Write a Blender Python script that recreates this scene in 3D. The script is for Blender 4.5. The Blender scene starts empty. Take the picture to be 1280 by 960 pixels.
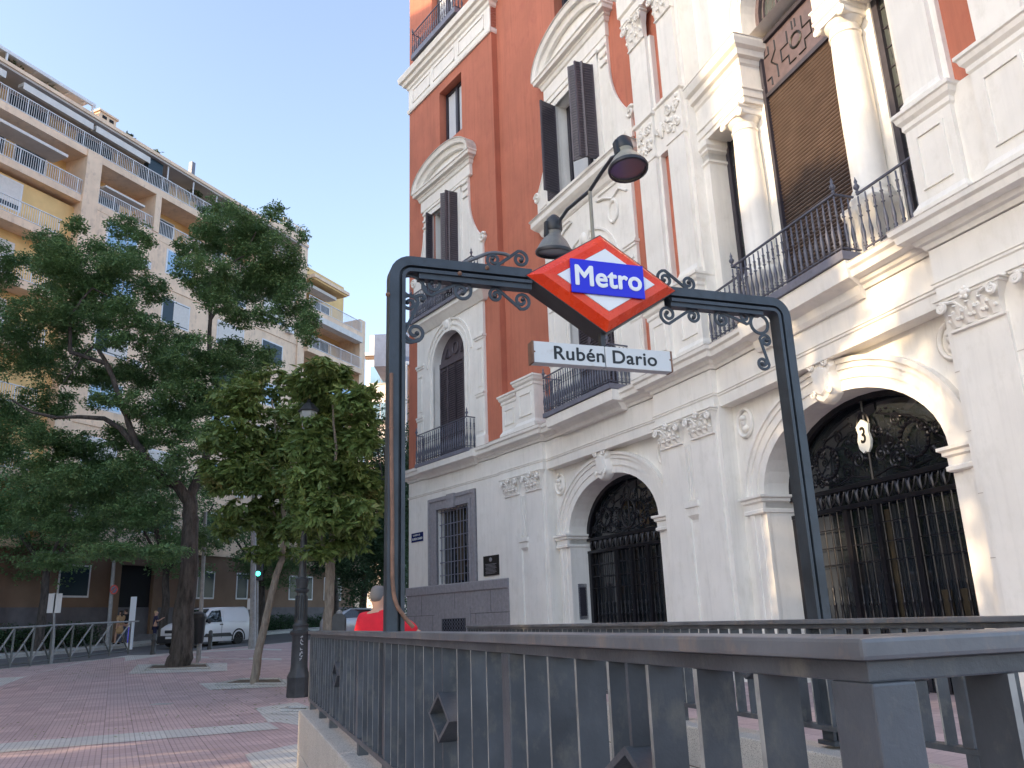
import bpy, bmesh, math, random
import numpy as np
from mathutils import Vector, Matrix
random.seed(7); rng=np.random.default_rng(7)
S=bpy.context.scene; COL=S.collection
PI=math.pi; R_=math.radians
# ------------------------------------------------------------------ camera numbers
def nrm(v):
    l=math.sqrt(sum(a*a for a in v)); return tuple(a/l for a in v)
def dot(a,b): return sum(x*y for x,y in zip(a,b))
FOC=1025.0; EYE=1.5
UPc=nrm((-122.0,-3560.0,1025.0))
_d=UPc[2]; FWc=nrm((-_d*UPc[0],-_d*UPc[1],1-_d*UPc[2]))
RTc=(FWc[1]*UPc[2]-FWc[2]*UPc[1],FWc[2]*UPc[0]-FWc[0]*UPc[2],FWc[0]*UPc[1]-FWc[1]*UPc[0])
if RTc[0]<0: RTc=tuple(-a for a in RTc)
def ray(px,py):
    v=(px-640.0,py-480.0,FOC); return (dot(v,RTc),dot(v,FWc),dot(v,UPc))
def at(px,py,Y):
    r=ray(px,py); k=Y/r[1]; return (r[0]*k,Y,EYE+r[2]*k)
# ------------------------------------------------------------------ ground profile
GP=[(-400,0),(0,0),(17,.13),(20,.17),(25,.42),(30,.58),(36,.70),(41,.82),(48,1.1),(60,1.45),(90,2.0),(400,4.5)]
def gz(x,y):
    for (a,za),(b,zb) in zip(GP,GP[1:]):
        if y<=b: return za+(zb-za)*(y-a)/(b-a)
    return GP[-1][1]
def gpt(px,py):
    "point of the ground seen at a place in the photo"
    r=ray(px,py); lo,hi=1.0,200.0
    Y=1.0
    while Y<200:
        z=EYE+r[2]/r[1]*Y
        if z<=gz(0,Y): break
        Y+=.02
    return (r[0]/r[1]*Y,Y,gz(0,Y))
# ------------------------------------------------------------------ mesh builder
WO={}
class MB:
    def __init__(s,T=None): s.v=[]; s.f=[]; s.T=T
    def add(s,vs,fs):
        b=len(s.v)
        if s.T: vs=[s.T(*p) for p in vs]
        s.v+=[tuple(p) for p in vs]; s.f+=[tuple(b+i for i in f) for f in fs]; return s
    def box(s,x0,x1,y0,y1,z0,z1):
        return s.add([(x0,y0,z0),(x1,y0,z0),(x1,y1,z0),(x0,y1,z0),(x0,y0,z1),(x1,y0,z1),(x1,y1,z1),(x0,y1,z1)],
          [(0,3,2,1),(4,5,6,7),(0,1,5,4),(1,2,6,5),(2,3,7,6),(3,0,4,7)])
    def loft(s,rings,caps=True,closed=True):
        n=len(rings[0]); vs=[p for r in rings for p in r]; fs=[]
        for i in range(len(rings)-1):
            for j in range(n if closed else n-1):
                k=(j+1)%n; fs.append((i*n+j,i*n+k,(i+1)*n+k,(i+1)*n+j))
        if caps: fs.append(tuple(range(n))[::-1]); fs.append(tuple((len(rings)-1)*n+j for j in range(n)))
        return s.add(vs,fs)
    def lathe(s,prof,c=(0,0,0),seg=12,caps=True,sx=1,sy=1):
        return s.loft([[(c[0]+r*sx*math.cos(2*PI*j/seg),c[1]+r*sy*math.sin(2*PI*j/seg),c[2]+z) for j in range(seg)] for r,z in prof],caps)
    def tube(s,path,r,seg=6,caps=True,flat=1.0):
        P=[Vector(p) for p in path]; n=len(P)
        if not hasattr(r,'__len__'): r=[r]*n
        t=(P[1]-P[0]).normalized(); a=Vector((0,0,1)) if abs(t.z)<.9 else Vector((1,0,0))
        u=t.cross(a).normalized(); rings=[]
        for i in range(n):
            t=((P[min(i+1,n-1)]-P[max(i-1,0)])).normalized()
            u=(u-t*u.dot(t)); u=u.normalized() if u.length>1e-6 else t.orthogonal().normalized()
            w=t.cross(u)
            rings.append([tuple(P[i]+u*(r[i]*math.cos(2*PI*j/seg))+w*(r[i]*flat*math.sin(2*PI*j/seg))) for j in range(seg)])
        return s.loft(rings,caps)
    def ball(s,c,r,seg=10,rings=7):
        if not hasattr(r,'__len__'): r=(r,r,r)
        R=[]
        for i in range(rings+1):
            a=-PI/2+PI*i/rings; q=max(math.cos(a),.02)
            R.append([(c[0]+r[0]*q*math.cos(2*PI*j/seg),c[1]+r[1]*q*math.sin(2*PI*j/seg),c[2]+r[2]*math.sin(a)) for j in range(seg)])
        return s.loft(R)
    def mold(s,u0,u1,nb,n0,prof,eL=1,eR=1):
        "stack of rectangles with overhang e at height z: a moulded block against a wall"
        return s.loft([[(u0-e*eL,nb,z),(u0-e*eL,n0+e,z),(u1+e*eR,n0+e,z),(u1+e*eR,nb,z)] for e,z in prof])
    def prism(s,pts,n0,n1):
        "polygon given as (u,z), thickness from n0 to n1"
        return s.loft([[(u,n0,z) for u,z in pts],[(u,n1,z) for u,z in pts]])
    def quad(s,a,b,c,d): return s.add([a,b,c,d],[(0,1,2,3)])
    def awall(s,u0,u1,z0,z1,n,cu,hw,zb,zs,rise,depth,seg=20):
        q=lambda a,b,c,d: s.quad((a,n,c),(b,n,c),(b,n,d),(a,n,d))
        l,r=cu-hw,cu+hw
        if l>u0: q(u0,l,z0,z1)
        if r<u1: q(r,u1,z0,z1)
        if zb>z0: q(l,r,z0,zb)
        if rise<=0:
            q(l,r,zs,z1); pts=[(l,zs),(r,zs)]
        else:
            pts=[(cu-hw*math.cos(PI*i/seg),zs+rise*math.sin(PI*i/seg)) for i in range(seg+1)]
            for a,b in zip(pts,pts[1:]):
                s.quad((a[0],n,a[1]),(b[0],n,b[1]),(b[0],n,z1),(a[0],n,z1))
        if depth>0:
            path=[(l,zb)]+pts+[(r,zb)]
            for a,b in zip(path,path[1:]): s.quad((a[0],n,a[1]),(b[0],n,b[1]),(b[0],n-depth,b[1]),(a[0],n-depth,a[1]))
            s.quad((l,n,zb),(r,n,zb),(r,n-depth,zb),(l,n-depth,zb))
        return s
    def aring(s,cu,zb,zs,hw,rise,w,n0,n1,seg=24,legs=True):
        def path(h,k):
            p=[(cu-h*math.cos(PI*i/seg),zs+k*math.sin(PI*i/seg)) for i in range(seg+1)]
            return ([(cu-h,zb)] if legs else [])+p+([(cu+h,zb)] if legs else [])
        A=path(hw,rise); B=path(hw+w,rise+w)
        return s.loft([[(a[0],n0,a[1]),(a[0],n1,a[1]),(b[0],n1,b[1]),(b[0],n0,b[1])] for a,b in zip(A,B)])
    def build(s,name,m,parent=None,smooth=None,bevel=0,local=False,clean=True,mats=None,mi=None):
        me=bpy.data.meshes.new(name); off=(0,0,0)
        if parent is not None and not local: off=WO.get(parent.name,(0,0,0))
        v=np.array(s.v,dtype=np.float32)-np.array(off,dtype=np.float32)
        me.from_pydata(v.tolist() if len(v)<200000 else v,[],s.f)
        if clean or bevel:
            bm=bmesh.new(); bm.from_mesh(me)
            bmesh.ops.remove_doubles(bm,verts=bm.verts,dist=1e-5)
            bmesh.ops.recalc_face_normals(bm,faces=bm.faces)
            if bevel:
                es=[e for e in bm.edges if len(e.link_faces)==2 and e.calc_face_angle(0)>.6]
                bmesh.ops.bevel(bm,geom=es,offset=bevel,segments=2,affect='EDGES',profile=.6,clamp_overlap=True)
            bm.to_mesh(me); bm.free()
        me.materials.append(m)
        if mats:
            for k in mats: me.materials.append(k)
        if mi is not None: me.polygons.foreach_set('material_index',mi)
        if smooth:
            me.polygons.foreach_set('use_smooth',[True]*len(me.polygons)); me.set_sharp_from_angle(angle=R_(smooth))
        me.update()
        o=bpy.data.objects.new(name,me); COL.objects.link(o)
        if parent is not None: o.parent=parent; WO[o.name]=off
        return o
def thing(name,label,cat,loc=(0,0,0),rz=0,group=None):
    o=bpy.data.objects.new(name,None); COL.objects.link(o); o.empty_display_size=.3
    o.location=loc; o.rotation_euler=(0,0,rz); o['label']=label; o['category']=cat
    if group: o['group']=group
    WO[o.name]=tuple(loc); return o
def tag(o,label,cat,group=None,kind=None):
    o['label']=label; o['category']=cat
    if group: o['group']=group
    if kind: o['kind']=kind
    return o
def struct(o,kind='structure'): o['kind']=kind; return o
def dup(root,loc,rz,label,group=None):
    r=root.copy(); COL.objects.link(r); r.location=loc; r.rotation_euler=(0,0,rz); r['label']=label
    if group: r['group']=group
    for ch in list(root.children):
        c=ch.copy(); COL.objects.link(c); c.parent=r
        for g in ch.children:
            d=g.copy(); COL.objects.link(d); d.parent=c
    WO[r.name]=tuple(loc); return r
def copyof(o,loc,parent,rz=0):
    "another copy of a part that keeps its mesh"
    c=o.copy(); COL.objects.link(c); c.parent=parent; c.location=loc; c.rotation_euler=(0,0,rz); return c
def textmb(txt,size,T,bold=0,depth=.004,align='CENTER',sx=1.0,spacing=1.0):
    cu=bpy.data.curves.new('t','FONT'); cu.body=txt; cu.size=size; cu.align_x=align; cu.align_y='CENTER'
    cu.extrude=depth; cu.space_character=spacing; cu.resolution_u=6
    ob=bpy.data.objects.new('t',cu); me=bpy.data.meshes.new_from_object(ob)
    m=MB(T)
    for k,(ox,oy) in enumerate([(0,0)]+([(bold,0),(-bold,0),(0,bold),(0,-bold),(bold*.7,bold*.7),(-bold*.7,-bold*.7),(bold*.7,-bold*.7),(-bold*.7,bold*.7)] if bold else [])):
        m.add([(v.co.x*sx+ox,v.co.y+oy,v.co.z-(.00025*k if v.co.z>0 else 0)) for v in me.vertices],[tuple(p.vertices) for p in me.polygons])
    bpy.data.objects.remove(ob); bpy.data.curves.remove(cu); bpy.data.meshes.remove(me); return m
# ------------------------------------------------------------------ materials
class NT:
    def __init__(s,name):
        s.m=bpy.data.materials.new(name); s.m.use_nodes=True; s.t=s.m.node_tree; s.b=s.t.nodes['Principled BSDF']; s.x=0
    def n(s,typ,**k):
        o=s.t.nodes.new(typ)
        for a,b in k.items():
            if a.startswith('i_'):
                key=a[2:]; key=int(key) if key.isdigit() else key.replace('_',' ')
                o.inputs[key].default_value=b
            else: setattr(o,a,b)
        return o
    def l(s,a,b): s.t.links.new(a,b)
    def pos(s,scale=(1,1,1),rz=0,loc=(0,0,0),src='Position'):
        if src=='Position': g=s.n('ShaderNodeNewGeometry').outputs['Position']
        else: g=s.n('ShaderNodeTexCoord').outputs['Object']
        mp=s.n('ShaderNodeMapping'); mp.vector_type='POINT'
        mp.inputs['Scale'].default_value=scale; mp.inputs['Rotation'].default_value=(0,0,rz); mp.inputs['Location'].default_value=loc
        s.l(g,mp.inputs['Vector']); return mp.outputs[0]
    def noise(s,vec,scale,detail=4,rough=.55,out=0):
        o=s.n('ShaderNodeTexNoise'); o.inputs['Scale'].default_value=scale; o.inputs['Detail'].default_value=detail; o.inputs['Roughness'].default_value=rough
        s.l(vec,o.inputs['Vector']); return o.outputs[out]
    def ramp(s,fac,stops):
        o=s.n('ShaderNodeValToRGB'); e=o.color_ramp.elements
        while len(e)<len(stops): e.new(.5)
        for k,(p,c) in enumerate(stops):
            e[k].position=p; e[k].color=(c[0],c[1],c[2],1) if hasattr(c,'__len__') else (c,c,c,1)
        s.l(fac,o.inputs[0]); return o.outputs[0]
    def mix(s,fac,a,b,blend='MIX'):
        o=s.n('ShaderNodeMix',data_type='RGBA',blend_type=blend)
        for sock,v in ((o.inputs[0],fac),(o.inputs[6],a),(o.inputs[7],b)):
            if hasattr(v,'is_output') or hasattr(v,'links'): s.l(v,sock)
            elif hasattr(v,'__len__'): sock.default_value=(v[0],v[1],v[2],1)
            else: sock.default_value=v
        return o.outputs[2]
    def math(s,op,a,b=0.0,c=None):
        o=s.n('ShaderNodeMath',operation=op)
        for i,v in enumerate((a,b) if c is None else (a,b,c)):
            if hasattr(v,'links'): s.l(v,o.inputs[i])
            else: o.inputs[i].default_value=v
        return o.outputs[0]
    def bump(s,h,strength=.3,dist=.01):
        o=s.n('ShaderNodeBump'); o.inputs['Strength'].default_value=strength; o.inputs['Distance'].default_value=dist
        s.l(h,o.inputs['Height']); s.l(o.outputs[0],s.b.inputs['Normal']); return o
    def col(s,c):
        if hasattr(c,'links'): s.l(c,s.b.inputs['Base Color'])
        else: s.b.inputs['Base Color'].default_value=(c[0],c[1],c[2],1)
    def rough(s,c):
        if hasattr(c,'links'): s.l(c,s.b.inputs['Roughness'])
        else: s.b.inputs['Roughness'].default_value=c
M={}
def surf(name,c,rough=.6,var=.12,vs=3,metal=0,bs=60,bump=.15,dark=None,streak=0,spec=None):
    "painted, plastered or metal surface: base colour with slow variation, fine grain and optional rain streaks"
    t=NT(name); p=t.pos()
    n1=t.noise(p,vs,5); lo=tuple(x*(1-var) for x in c); hi=tuple(min(1,x*(1+var*.7)) for x in c)
    col=t.ramp(n1,[(.3,lo),(.7,hi)])
    if dark:
        n2=t.noise(t.pos((1,1,.6)),vs*2.7,8,.7); col=t.mix(t.ramp(n2,[(.52,0.),(.72,.75)]),col,dark)
    if streak:
        n3=t.noise(t.pos((5,5,.25)),1.6,6,.6); col=t.mix(t.math('MULTIPLY',t.ramp(n3,[(.5,0.),(.8,1.)]),streak),col,tuple(x*.55 for x in c))
    t.col(col); t.rough(rough); t.b.inputs['Metallic'].default_value=metal
    if spec is not None: t.b.inputs['Specular IOR Level'].default_value=spec
    if bump: t.bump(t.noise(p,bs,4,.6),bump,.004)
    M[name]=t.m; return t.m
def flat(name,c,rough=.5,metal=0,emit=None,es=1.0,spec=None,alpha=None):
    t=NT(name); t.col(c); t.rough(rough); t.b.inputs['Metallic'].default_value=metal
    if emit: t.b.inputs['Emission Color'].default_value=(*emit,1); t.b.inputs['Emission Strength'].default_value=es
    if spec is not None: t.b.inputs['Specular IOR Level'].default_value=spec
    M[name]=t.m; return t.m
surf('white_plaster',(.84,.81,.75),.75,.06,1.2,bump=.12,bs=25,dark=(.72,.69,.62),streak=.22)
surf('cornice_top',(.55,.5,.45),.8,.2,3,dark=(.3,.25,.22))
surf('red_stucco',(.49,.165,.10),.85,.13,.8,bump=.25,bs=18,dark=(.4,.12,.08),streak=.5)
surf('grey_granite',(.3,.29,.31),.6,.15,9,bump=.2,bs=90,dark=(.2,.19,.2),streak=.45)
surf('window_frame_dark',(.035,.032,.045),.45,.2,6,bump=.05)
surf('shutter_paint',(.085,.07,.085),.5,.25,5,bump=.1)
surf('balcony_iron',(.1,.105,.14),.45,.2,8,bump=.1)
surf('balcony_fascia',(.17,.175,.22),.5,.15,4,bump=.1,dark=(.1,.1,.12))
surf('door_iron',(.012,.012,.017),.32,.3,12,bump=.15,metal=.3)
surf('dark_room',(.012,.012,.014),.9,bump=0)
surf('warm_brown',(.06,.045,.025),.9,.3,.7,bump=0)
surf('carved_wood',(.10,.075,.085),.45,.2,6,bump=.15)
flat('lead_glass',(.06,.07,.07),.08,spec=.8)
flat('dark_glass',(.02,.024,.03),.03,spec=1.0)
flat('white_enamel',(.75,.78,.74),.25); flat('black_paint',(.01,.01,.01),.4)
flat('pale_curtain',(.55,.58,.62),.9)
surf('bronze_plaque',(.035,.033,.032),.4,.2,20,metal=.5)
flat('blue_enamel',(.015,.025,.12),.25)
t=NT('roller_shutter'); p=t.pos(); n1=t.noise(p,2.5,5)
t.col(t.ramp(n1,[(.3,(.075,.052,.042)),(.7,(.11,.078,.064))])); t.rough(.5); M['roller_shutter']=t.m

PLAN=[(-4.18,32.0),(-0.45,26.9),(0.85,24.9),(3.56,19.75),(4.5,17.7),(6.56,11.7),(7.45,9.4),(9.2,5.2)]
class Fac:
    def __init__(s,a,b,dz):
        s.a=a; s.L=math.dist(a,b); s.d=((b[0]-a[0])/s.L,(b[1]-a[1])/s.L); s.n=(s.d[1],-s.d[0]); s.dz=dz
        if s.n[0]*(-a[0])+s.n[1]*(-a[1])<0: s.n=(-s.n[0],-s.n[1])
    def T(s,u,n,z): return (s.a[0]+s.d[0]*u+s.n[0]*n,s.a[1]+s.d[1]*u+s.n[1]*n,z+s.dz)
FC={k:Fac(PLAN[i],PLAN[i+1],dz) for i,(k,dz) in enumerate(zip('ApBqCDE',(0,.004,-.004,.005,-.003,.006,-.005)))}
ph=thing('palace','red and white ornate corner palace with arched iron doors, stone pilasters and balconies','building',(-1.8,28.9,.5))
WP,RS,GG=M['white_plaster'],M['red_stucco'],M['grey_granite']
def P(name,mb,m,parent=None,**k): return mb.build(name,m,parent or ph,**k)
CORN=[(.03,6.77),(.06,6.84),(.12,6.86),(.16,6.93),(.30,6.95),(.32,7.06),(.37,7.10),(.38,7.18)]
def entabl(f,u0,u1,n,eL=0,eR=1,nb=-.6,corn=True,left=0,right=0):
    "architrave band, frieze and cornice over a stretch of wall"
    F=FC[f]; m=MB(F.T)
    m.mold(u0,u1,nb,n,[(0,5.9),(0,6.13),(.025,6.15),(.025,6.185),(.045,6.2),(.0,6.215),(0,6.75)],eL,eR)
    P('entablature',m,WP)
    m=MB(F.T); m.mold(u0,u1,nb,n,CORN,eL,eR); P('cornice',m,WP)
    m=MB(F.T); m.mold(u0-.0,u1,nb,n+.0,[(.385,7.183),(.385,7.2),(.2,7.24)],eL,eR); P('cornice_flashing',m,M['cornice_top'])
# ---- main walls, lower storey
def lower_wall(f,u0,u1,n,z0=-.6,z1=5.9,**h):
    m=MB(FC[f].T)
    if h: m.awall(u0,u1,z0,z1,n,h['cu'],h['hw'],h['zb'],h['zs'],h.get('rise',0),h['depth'])
    else: m.quad((u0,n,z0),(u1,n,z0),(u1,n,z1),(u0,n,z1))
    return P('wall',m,WP,clean=False)
A,Bf,C,D=FC['A'],FC['B'],FC['C'],FC['D']
# block of the building behind the fronts
m=MB(); back=[(F.T(0,-1.25,0)) for F in (FC[k] for k in 'ApBqCDE')]+[FC['E'].T(FC['E'].L,-1.25,0)]
base=[(x,y,-.6) for x,y,z in back]; far=[A.T(0,-11,0),FC['E'].T(FC['E'].L,-12,0)]
base+= [(far[1][0],far[1][1],-.6),(far[0][0],far[0][1],-.6)]
m.loft([base,[(x,y,30.5) for x,y,z in base]]); P('core_wall',m,RS)
m=MB(A.T); m.box(-.0,.04,-11,-.02,-.6,30); P('side_wall',m,RS)
# A lower
lower_wall('A',0,6.5,0,cu=3.28,hw=1.08,zb=2.8,zs=5.46,depth=.35)
entabl('A',0,6.42,0,1,0)
m=MB(A.T); m.mold(0,6.62,-.5,.07,[(0,-.6),(0,2.44),(.0,2.46),(.045,2.5),(.045,2.76),(.02,2.79)],1,0)
P('granite_plinth',m,GG)
m=MB(A.T)
for z in (1.02,1.75): m.box(-.074,6.62,.0,.074,z,z+.012)
for u,z in ((1.1,1.76),(3.4,1.76),(5.6,1.76),(.6,1.03),(1.9,1.03),(4.7,1.03)): m.box(u,u+.012,.0,.074,z,z+.72)
P('plinth_joints',m,M['window_frame_dark'])
m=MB(A.T)   # basement vent
m.box(2.06,2.56,.0,.1,.7,1.94); m.box(4.12,4.4,.0,.1,.7,1.94); m.box(2.56,4.12,0,.1,1.62,1.94); P('vent_surround',m,GG)
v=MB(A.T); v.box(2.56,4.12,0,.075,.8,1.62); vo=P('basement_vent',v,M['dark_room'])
m=MB(A.T)
for i in range(12):
    for sgn in (1,-1):
        u=2.5+i*.17; pts=[(u+(0 if (k%2)==(sgn>0) else .13),.09,.85+k*.13) for k in range(7)]
        pts=[p for p in pts if 2.56<=p[0]<=4.12]
        if len(pts)>1: m.tube(pts,.008,4)
P('grille',m,M['balcony_fascia'],vo)
# window with grey surround and bars
m=MB(A.T)
for a,b,c,d,n in ((1.62,2.2,2.8,5.9,.06),(4.36,4.78,2.8,5.9,.06),(2.2,4.36,5.46,5.9,.06),(1.62,1.74,2.8,5.9,.1),(4.66,4.78,2.8,5.9,.1),(1.74,4.66,5.78,5.9,.1),(1.98,2.2,2.8,5.62,.09),(4.36,4.5,2.8,5.62,.09),(1.98,4.5,5.46,5.62,.092),(3.02,3.52,5.42,5.92,.15)):
    m.box(a,b,-.02,n,c,d)
P('window_surround',m,GG,bevel=.012)
g=MB(A.T); g.box(2.2,4.36,-.34,-.3,2.8,5.46); go=P('barred_window',g,M['dark_glass'])
m=MB(A.T); m.box(3.1,3.5,-.28,-.26,2.9,5.4); P('curtain',m,M['warm_brown'],go)
m=MB(A.T)
for i in range(10): m.tube([(2.32+i*.214,-.08,2.82),(2.32+i*.214,-.08,5.44)],.018,6)
for k in range(6): m.box(2.2,4.36,-.095,-.065,3.1+k*.45,3.125+k*.45)
P('window_bars',m,M['balcony_fascia'],go)
m=MB(A.T); m.box(5.18,6.05,.0,.045,2.92,3.56); pl=P('plaque',m,M['bronze_plaque'],bevel=.006)
m=MB(A.T); m.ball((5.62,.05,3.43),(.09,.012,.07)); 
for i in range(8): m.box(5.3+.03*(i%3),5.95-.04*((i*2)%3),.045,.05,3.28-i*.042,3.292-i*.042)
P('plaque_relief',m,M['grey_granite'],pl)
m=MB(A.T); m.box(.26,1.12,.0,.03,4.46,4.8); sg=P('street_sign',m,M['blue_enamel'])
def facetext(F,txt,size,u,z,n,bold=0,sx=1,depth=.002):
    return textmb(txt,size,lambda x,y,zz:F.T(u+x,n+zz,z+y),bold,depth,sx=sx)
P('street_sign_text',facetext(A,'GLORIETA DE',.085,.66,4.71,.032),M['white_enamel'],sg)
P('street_sign_text',facetext(A,'RUBEN DARIO',.12,.72,4.57,.032,.002),M['white_enamel'],sg)
# pier p
def pier_body(f,u0,u1):
    m=MB(FC[f].T); m.box(u0,u1,-1.2,-.02,-.6,5.92); P('pier_wall',m,WP)
pier_body('p',-.1,2.52)
entabl('p',-.05,2.5,.06,0,1)
pier_body('q',-.02,2.33); entabl('q',-.03,2.3,.06,1,1)
# B and C recessed walls with the arches
ARC={'B':(2.95,2.15,3.87,1.42),'C':(3.3,2.38,3.82,1.5)}
def arch_bay(f,u0,u1):
    cu,hw,zs,ri=ARC[f]; F=FC[f]
    lower_wall(f,u0,u1,-.4,cu=cu,hw=hw,zb=-.6,zs=zs,rise=ri,depth=.66)
    entabl(f,u0,u1,-.08,0,0,nb=-.6)
    m=MB(F.T); m.aring(cu,-.6,zs,hw,ri,.2,-.45,-.35); m.aring(cu,-.6,zs,hw+.2,ri+.2,.18,-.45,-.32); m.aring(cu,-.6,zs,hw+.38,ri+.38,.11,-.45,-.29)
    m.aring(cu,zs,zs,hw+.49,ri+.49,.09,-.45,-.25,legs=False)
    P('archivolt',m,WP)
    IMP=[(0,zs-.38),(.03,zs-.36),(.03,zs-.3),(0,zs-.28),(0,zs-.16),(.05,zs-.13),(.05,zs-.08),(.1,zs-.05),(.1,zs)]
    for s_ in (-1,1):
        a,b=(cu-hw-.62,cu-hw) if s_<0 else (cu+hw,cu+hw+.62)
        m=MB(F.T); m.mold(a,b,-1.0,-.28,IMP,1,1); P('impost',m,WP)
    # keystone: scrolled shield
    k=MB(F.T)
    sh=[(-.27,.0),(-.31,.2),(-.26,.42),(-.33,.52),(-.3,.66),(-.12,.7),(0,.76),(.12,.7),(.3,.66),(.33,.52),(.26,.42),(.31,.2),(.27,0),(.14,-.1),(0,-.16),(-.14,-.1)]
    zc=zs+ri-.04
    k.loft([[(cu+x,-.4,zc+z) for x,z in sh],[(cu+x,-.22,zc+z) for x,z in sh],[(cu+x*.82,-.15,zc+.03+z*.86) for x,z in sh]])
    k.loft([[(cu+x*.62,-.16,zc+.08+z*.66) for x,z in sh],[(cu+x*.5,-.11,zc+.12+z*.55) for x,z in sh]])
    for s_ in (-1,1):
        k.tube(spiral(cu+s_*.2,zc+.6,.09,-.12,s_),.03,5); k.tube(spiral(cu+s_*.22,zc+.06,.07,-.12,-s_),.025,5)
    P('keystone',k,WP,smooth=40)
    for s_ in (-1,1):
        uc=cu+s_*(hw+.42); md=MB(F.T); zc=zs+ri+.12
        ring=[(uc+.26*math.cos(a*PI/12),-.37,zc+.3*math.sin(a*PI/12)) for a in range(25)]
        md.tube(ring,.045,6); md.ball((uc,-.4,zc),(.2,.05,.24)); md.ball((uc+.0,-.36,zc+.03),(.09,.1,.12)); md.ball((uc,-.37,zc-.12),(.12,.06,.08)); md.ball((uc+.03,-.3,zc+.09),(.1,.06,.07))
        P('medallion',md,WP,smooth=60)
def spiral(cx,cz,r,n,s=1,turns=1.6,a0=0,N=22,rend=.18):
    return [(cx+s*r*(1-(1-rend)*i/N)*math.cos(a0+2*PI*turns*i/N),n,cz+r*(1-(1-rend)*i/N)*math.sin(a0+2*PI*turns*i/N)) for i in range(N+1)]
arch_bay('B',-.1,5.95); arch_bay('C',-.1,6.45)
# D, E: pier at the right and the wall beyond
pier_body('D',0,2.42); entabl('D',.0,2.45,.06,1,1)
lower_wall('E',-.1,4.6,-.3); entabl('E',0,4.6,-.05,0,0)
m=MB(FC['D'].T)
for z in (1.2,2.1,3.0,3.9,4.8): m.box(-.0,2.4,-.03,-.012,z,z+.012)
P('block_joints',m,M['cornice_top'])
# ---- pilasters with carved capitals
def capital(T,u0,u1,z0,z1,n):
    m=MB(T); w=u1-u0; h=z1-z0; c=(u0+u1)/2; i=w*.12
    m.loft([[(u0+i,n-.1,z0),(u0+i,n+.03,z0),(u1-i,n+.03,z0),(u1-i,n-.1,z0)],[(u0+i*.9,n-.1,z0+h*.5),(u0+i*.9,n+.06,z0+h*.5),(u1-i*.9,n+.06,z0+h*.5),(u1-i*.9,n-.1,z0+h*.5)],
            [(u0+i*.3,n-.1,z0+h*.85),(u0+i*.3,n+.13,z0+h*.85),(u1-i*.3,n+.13,z0+h*.85),(u1-i*.3,n-.1,z0+h*.85)]])
    m.mold(u0+i*.4,u1-i*.4,n-.1,n+.1,[(0,z1-h*.16),(.04,z1-h*.13),(.04,z1-h*.06),(.07,z1-h*.04),(.07,z1)])
    m.mold(u0+i,u1-i,n-.1,n+.02,[(0,z0-.05),(.03,z0-.04),(.03,z0),(0,z0+.01)])
    def leaf(x,zb,ww,hh,q):
        L=[]
        for k,(s,zz,o) in enumerate(((.9,0,0),(1.15,.35,.03),(1.0,.7,.07),(.55,.95,.13),(.15,.85,.17))):
            L.append([(x-ww*s/2,n+q+o*.8,zb+hh*zz),(x,n+q+o*.8+.035,zb+hh*zz),(x+ww*s/2,n+q+o*.8,zb+hh*zz),(x,n+q-.03,zb+hh*zz-.01)])
        m.loft(L)
        for s_ in (-1,1): m.ball((x+s_*ww*.4,n+q+.06,zb+hh*.55),(ww*.16,.04,hh*.16),6,4)
    k=max(3,int(w/.26))
    for j in range(k): leaf(u0+i+(w-2*i)*(j+.5)/k,z0+.01,(w-2*i)/k*.85,h*.4,.03)
    for j in range(k-1): leaf(u0+i+(w-2*i)*(j+1)/k,z0+h*.2,(w-2*i)/k*.85,h*.45,.05)
    for s_ in (-1,1):
        cx=u0+i*.9 if s_<0 else u1-i*.9
        m.tube([(cx+(p[0]-cx)*1.0,n+.17,p[2]) for p in spiral(cx,z0+h*.68,h*.17,0,s_,1.5,PI*.5)],.028,5)
        m.ball((cx,n+.15,z0+h*.68),(.05,.05,.05),6,4)
        m.tube([(cx-s_*w*.28,n+.1,z0+h*.5),(cx-s_*w*.2,n+.15,z0+h*.75),(cx,n+.17,z0+h*.83)],.025,5)
    m.ball((c,n+.15,z1-h*.12),(.09,.06,.07),8,5)
    for j in range(5): a=2*PI*j/5; m.ball((c+.07*math.cos(a),n+.18,z1-h*.12+.07*math.sin(a)),(.035,.03,.035),5,4)
    return m
def pilaster(f,u0,u1,n,zb,zc,zt,w=.1,nb=-.1):
    F=FC[f]; m=MB(F.T)
    m.mold(u0+w,u1-w,nb,n,[(.06,zb),(.06,zb+.2),(.03,zb+.24),(0,zb+.3),(0,zc)]); P('pilaster',m,WP)
    P('capital',capital(F.T,u0,u1,zc,zt,n),WP,smooth=35)
def fluted(f,u0,u1,n,z0,z1,zcorb):
    F=FC[f]; m=MB(F.T); c=(u0+u1)/2
    m.box(u0,u1,-.1,n,z0,z1)
    k=3
    for j in range(k): a=u0+(u1-u0)*(j+.25)/k; m.box(a,a+(u1-u0)/k*.5,n,n+.035,z0+.05,z1-.05)
    P('fluted_strip',m,WP)
    m=MB(F.T); m.mold(u0+.02,u1-.02,-.1,n+.04,[(-.12,zcorb),(-.06,zcorb+.06),(-.05,zcorb+.12),(.02,zcorb+.22),(.02,zcorb+.38),(.06,zcorb+.4),(.06,z0)])
    P('corbel',m,WP)
for f,(a,b),(c,d) in (('p',(.12,1.2),(1.36,2.45)),('q',(.0,1.1),(1.22,2.3))):
    for u0,u1 in ((a,b),(c,d)): pilaster(f,u0,u1,.03,-.6,5.36,5.89)
    fluted(f,(b+c)/2-.2,(b+c)/2+.2,.0,3.95,5.3,3.42)
for u0,u1 in ((.02,1.12),(1.25,2.35)): pilaster('D',u0,u1,.03,-.6,5.4,5.89)
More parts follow.
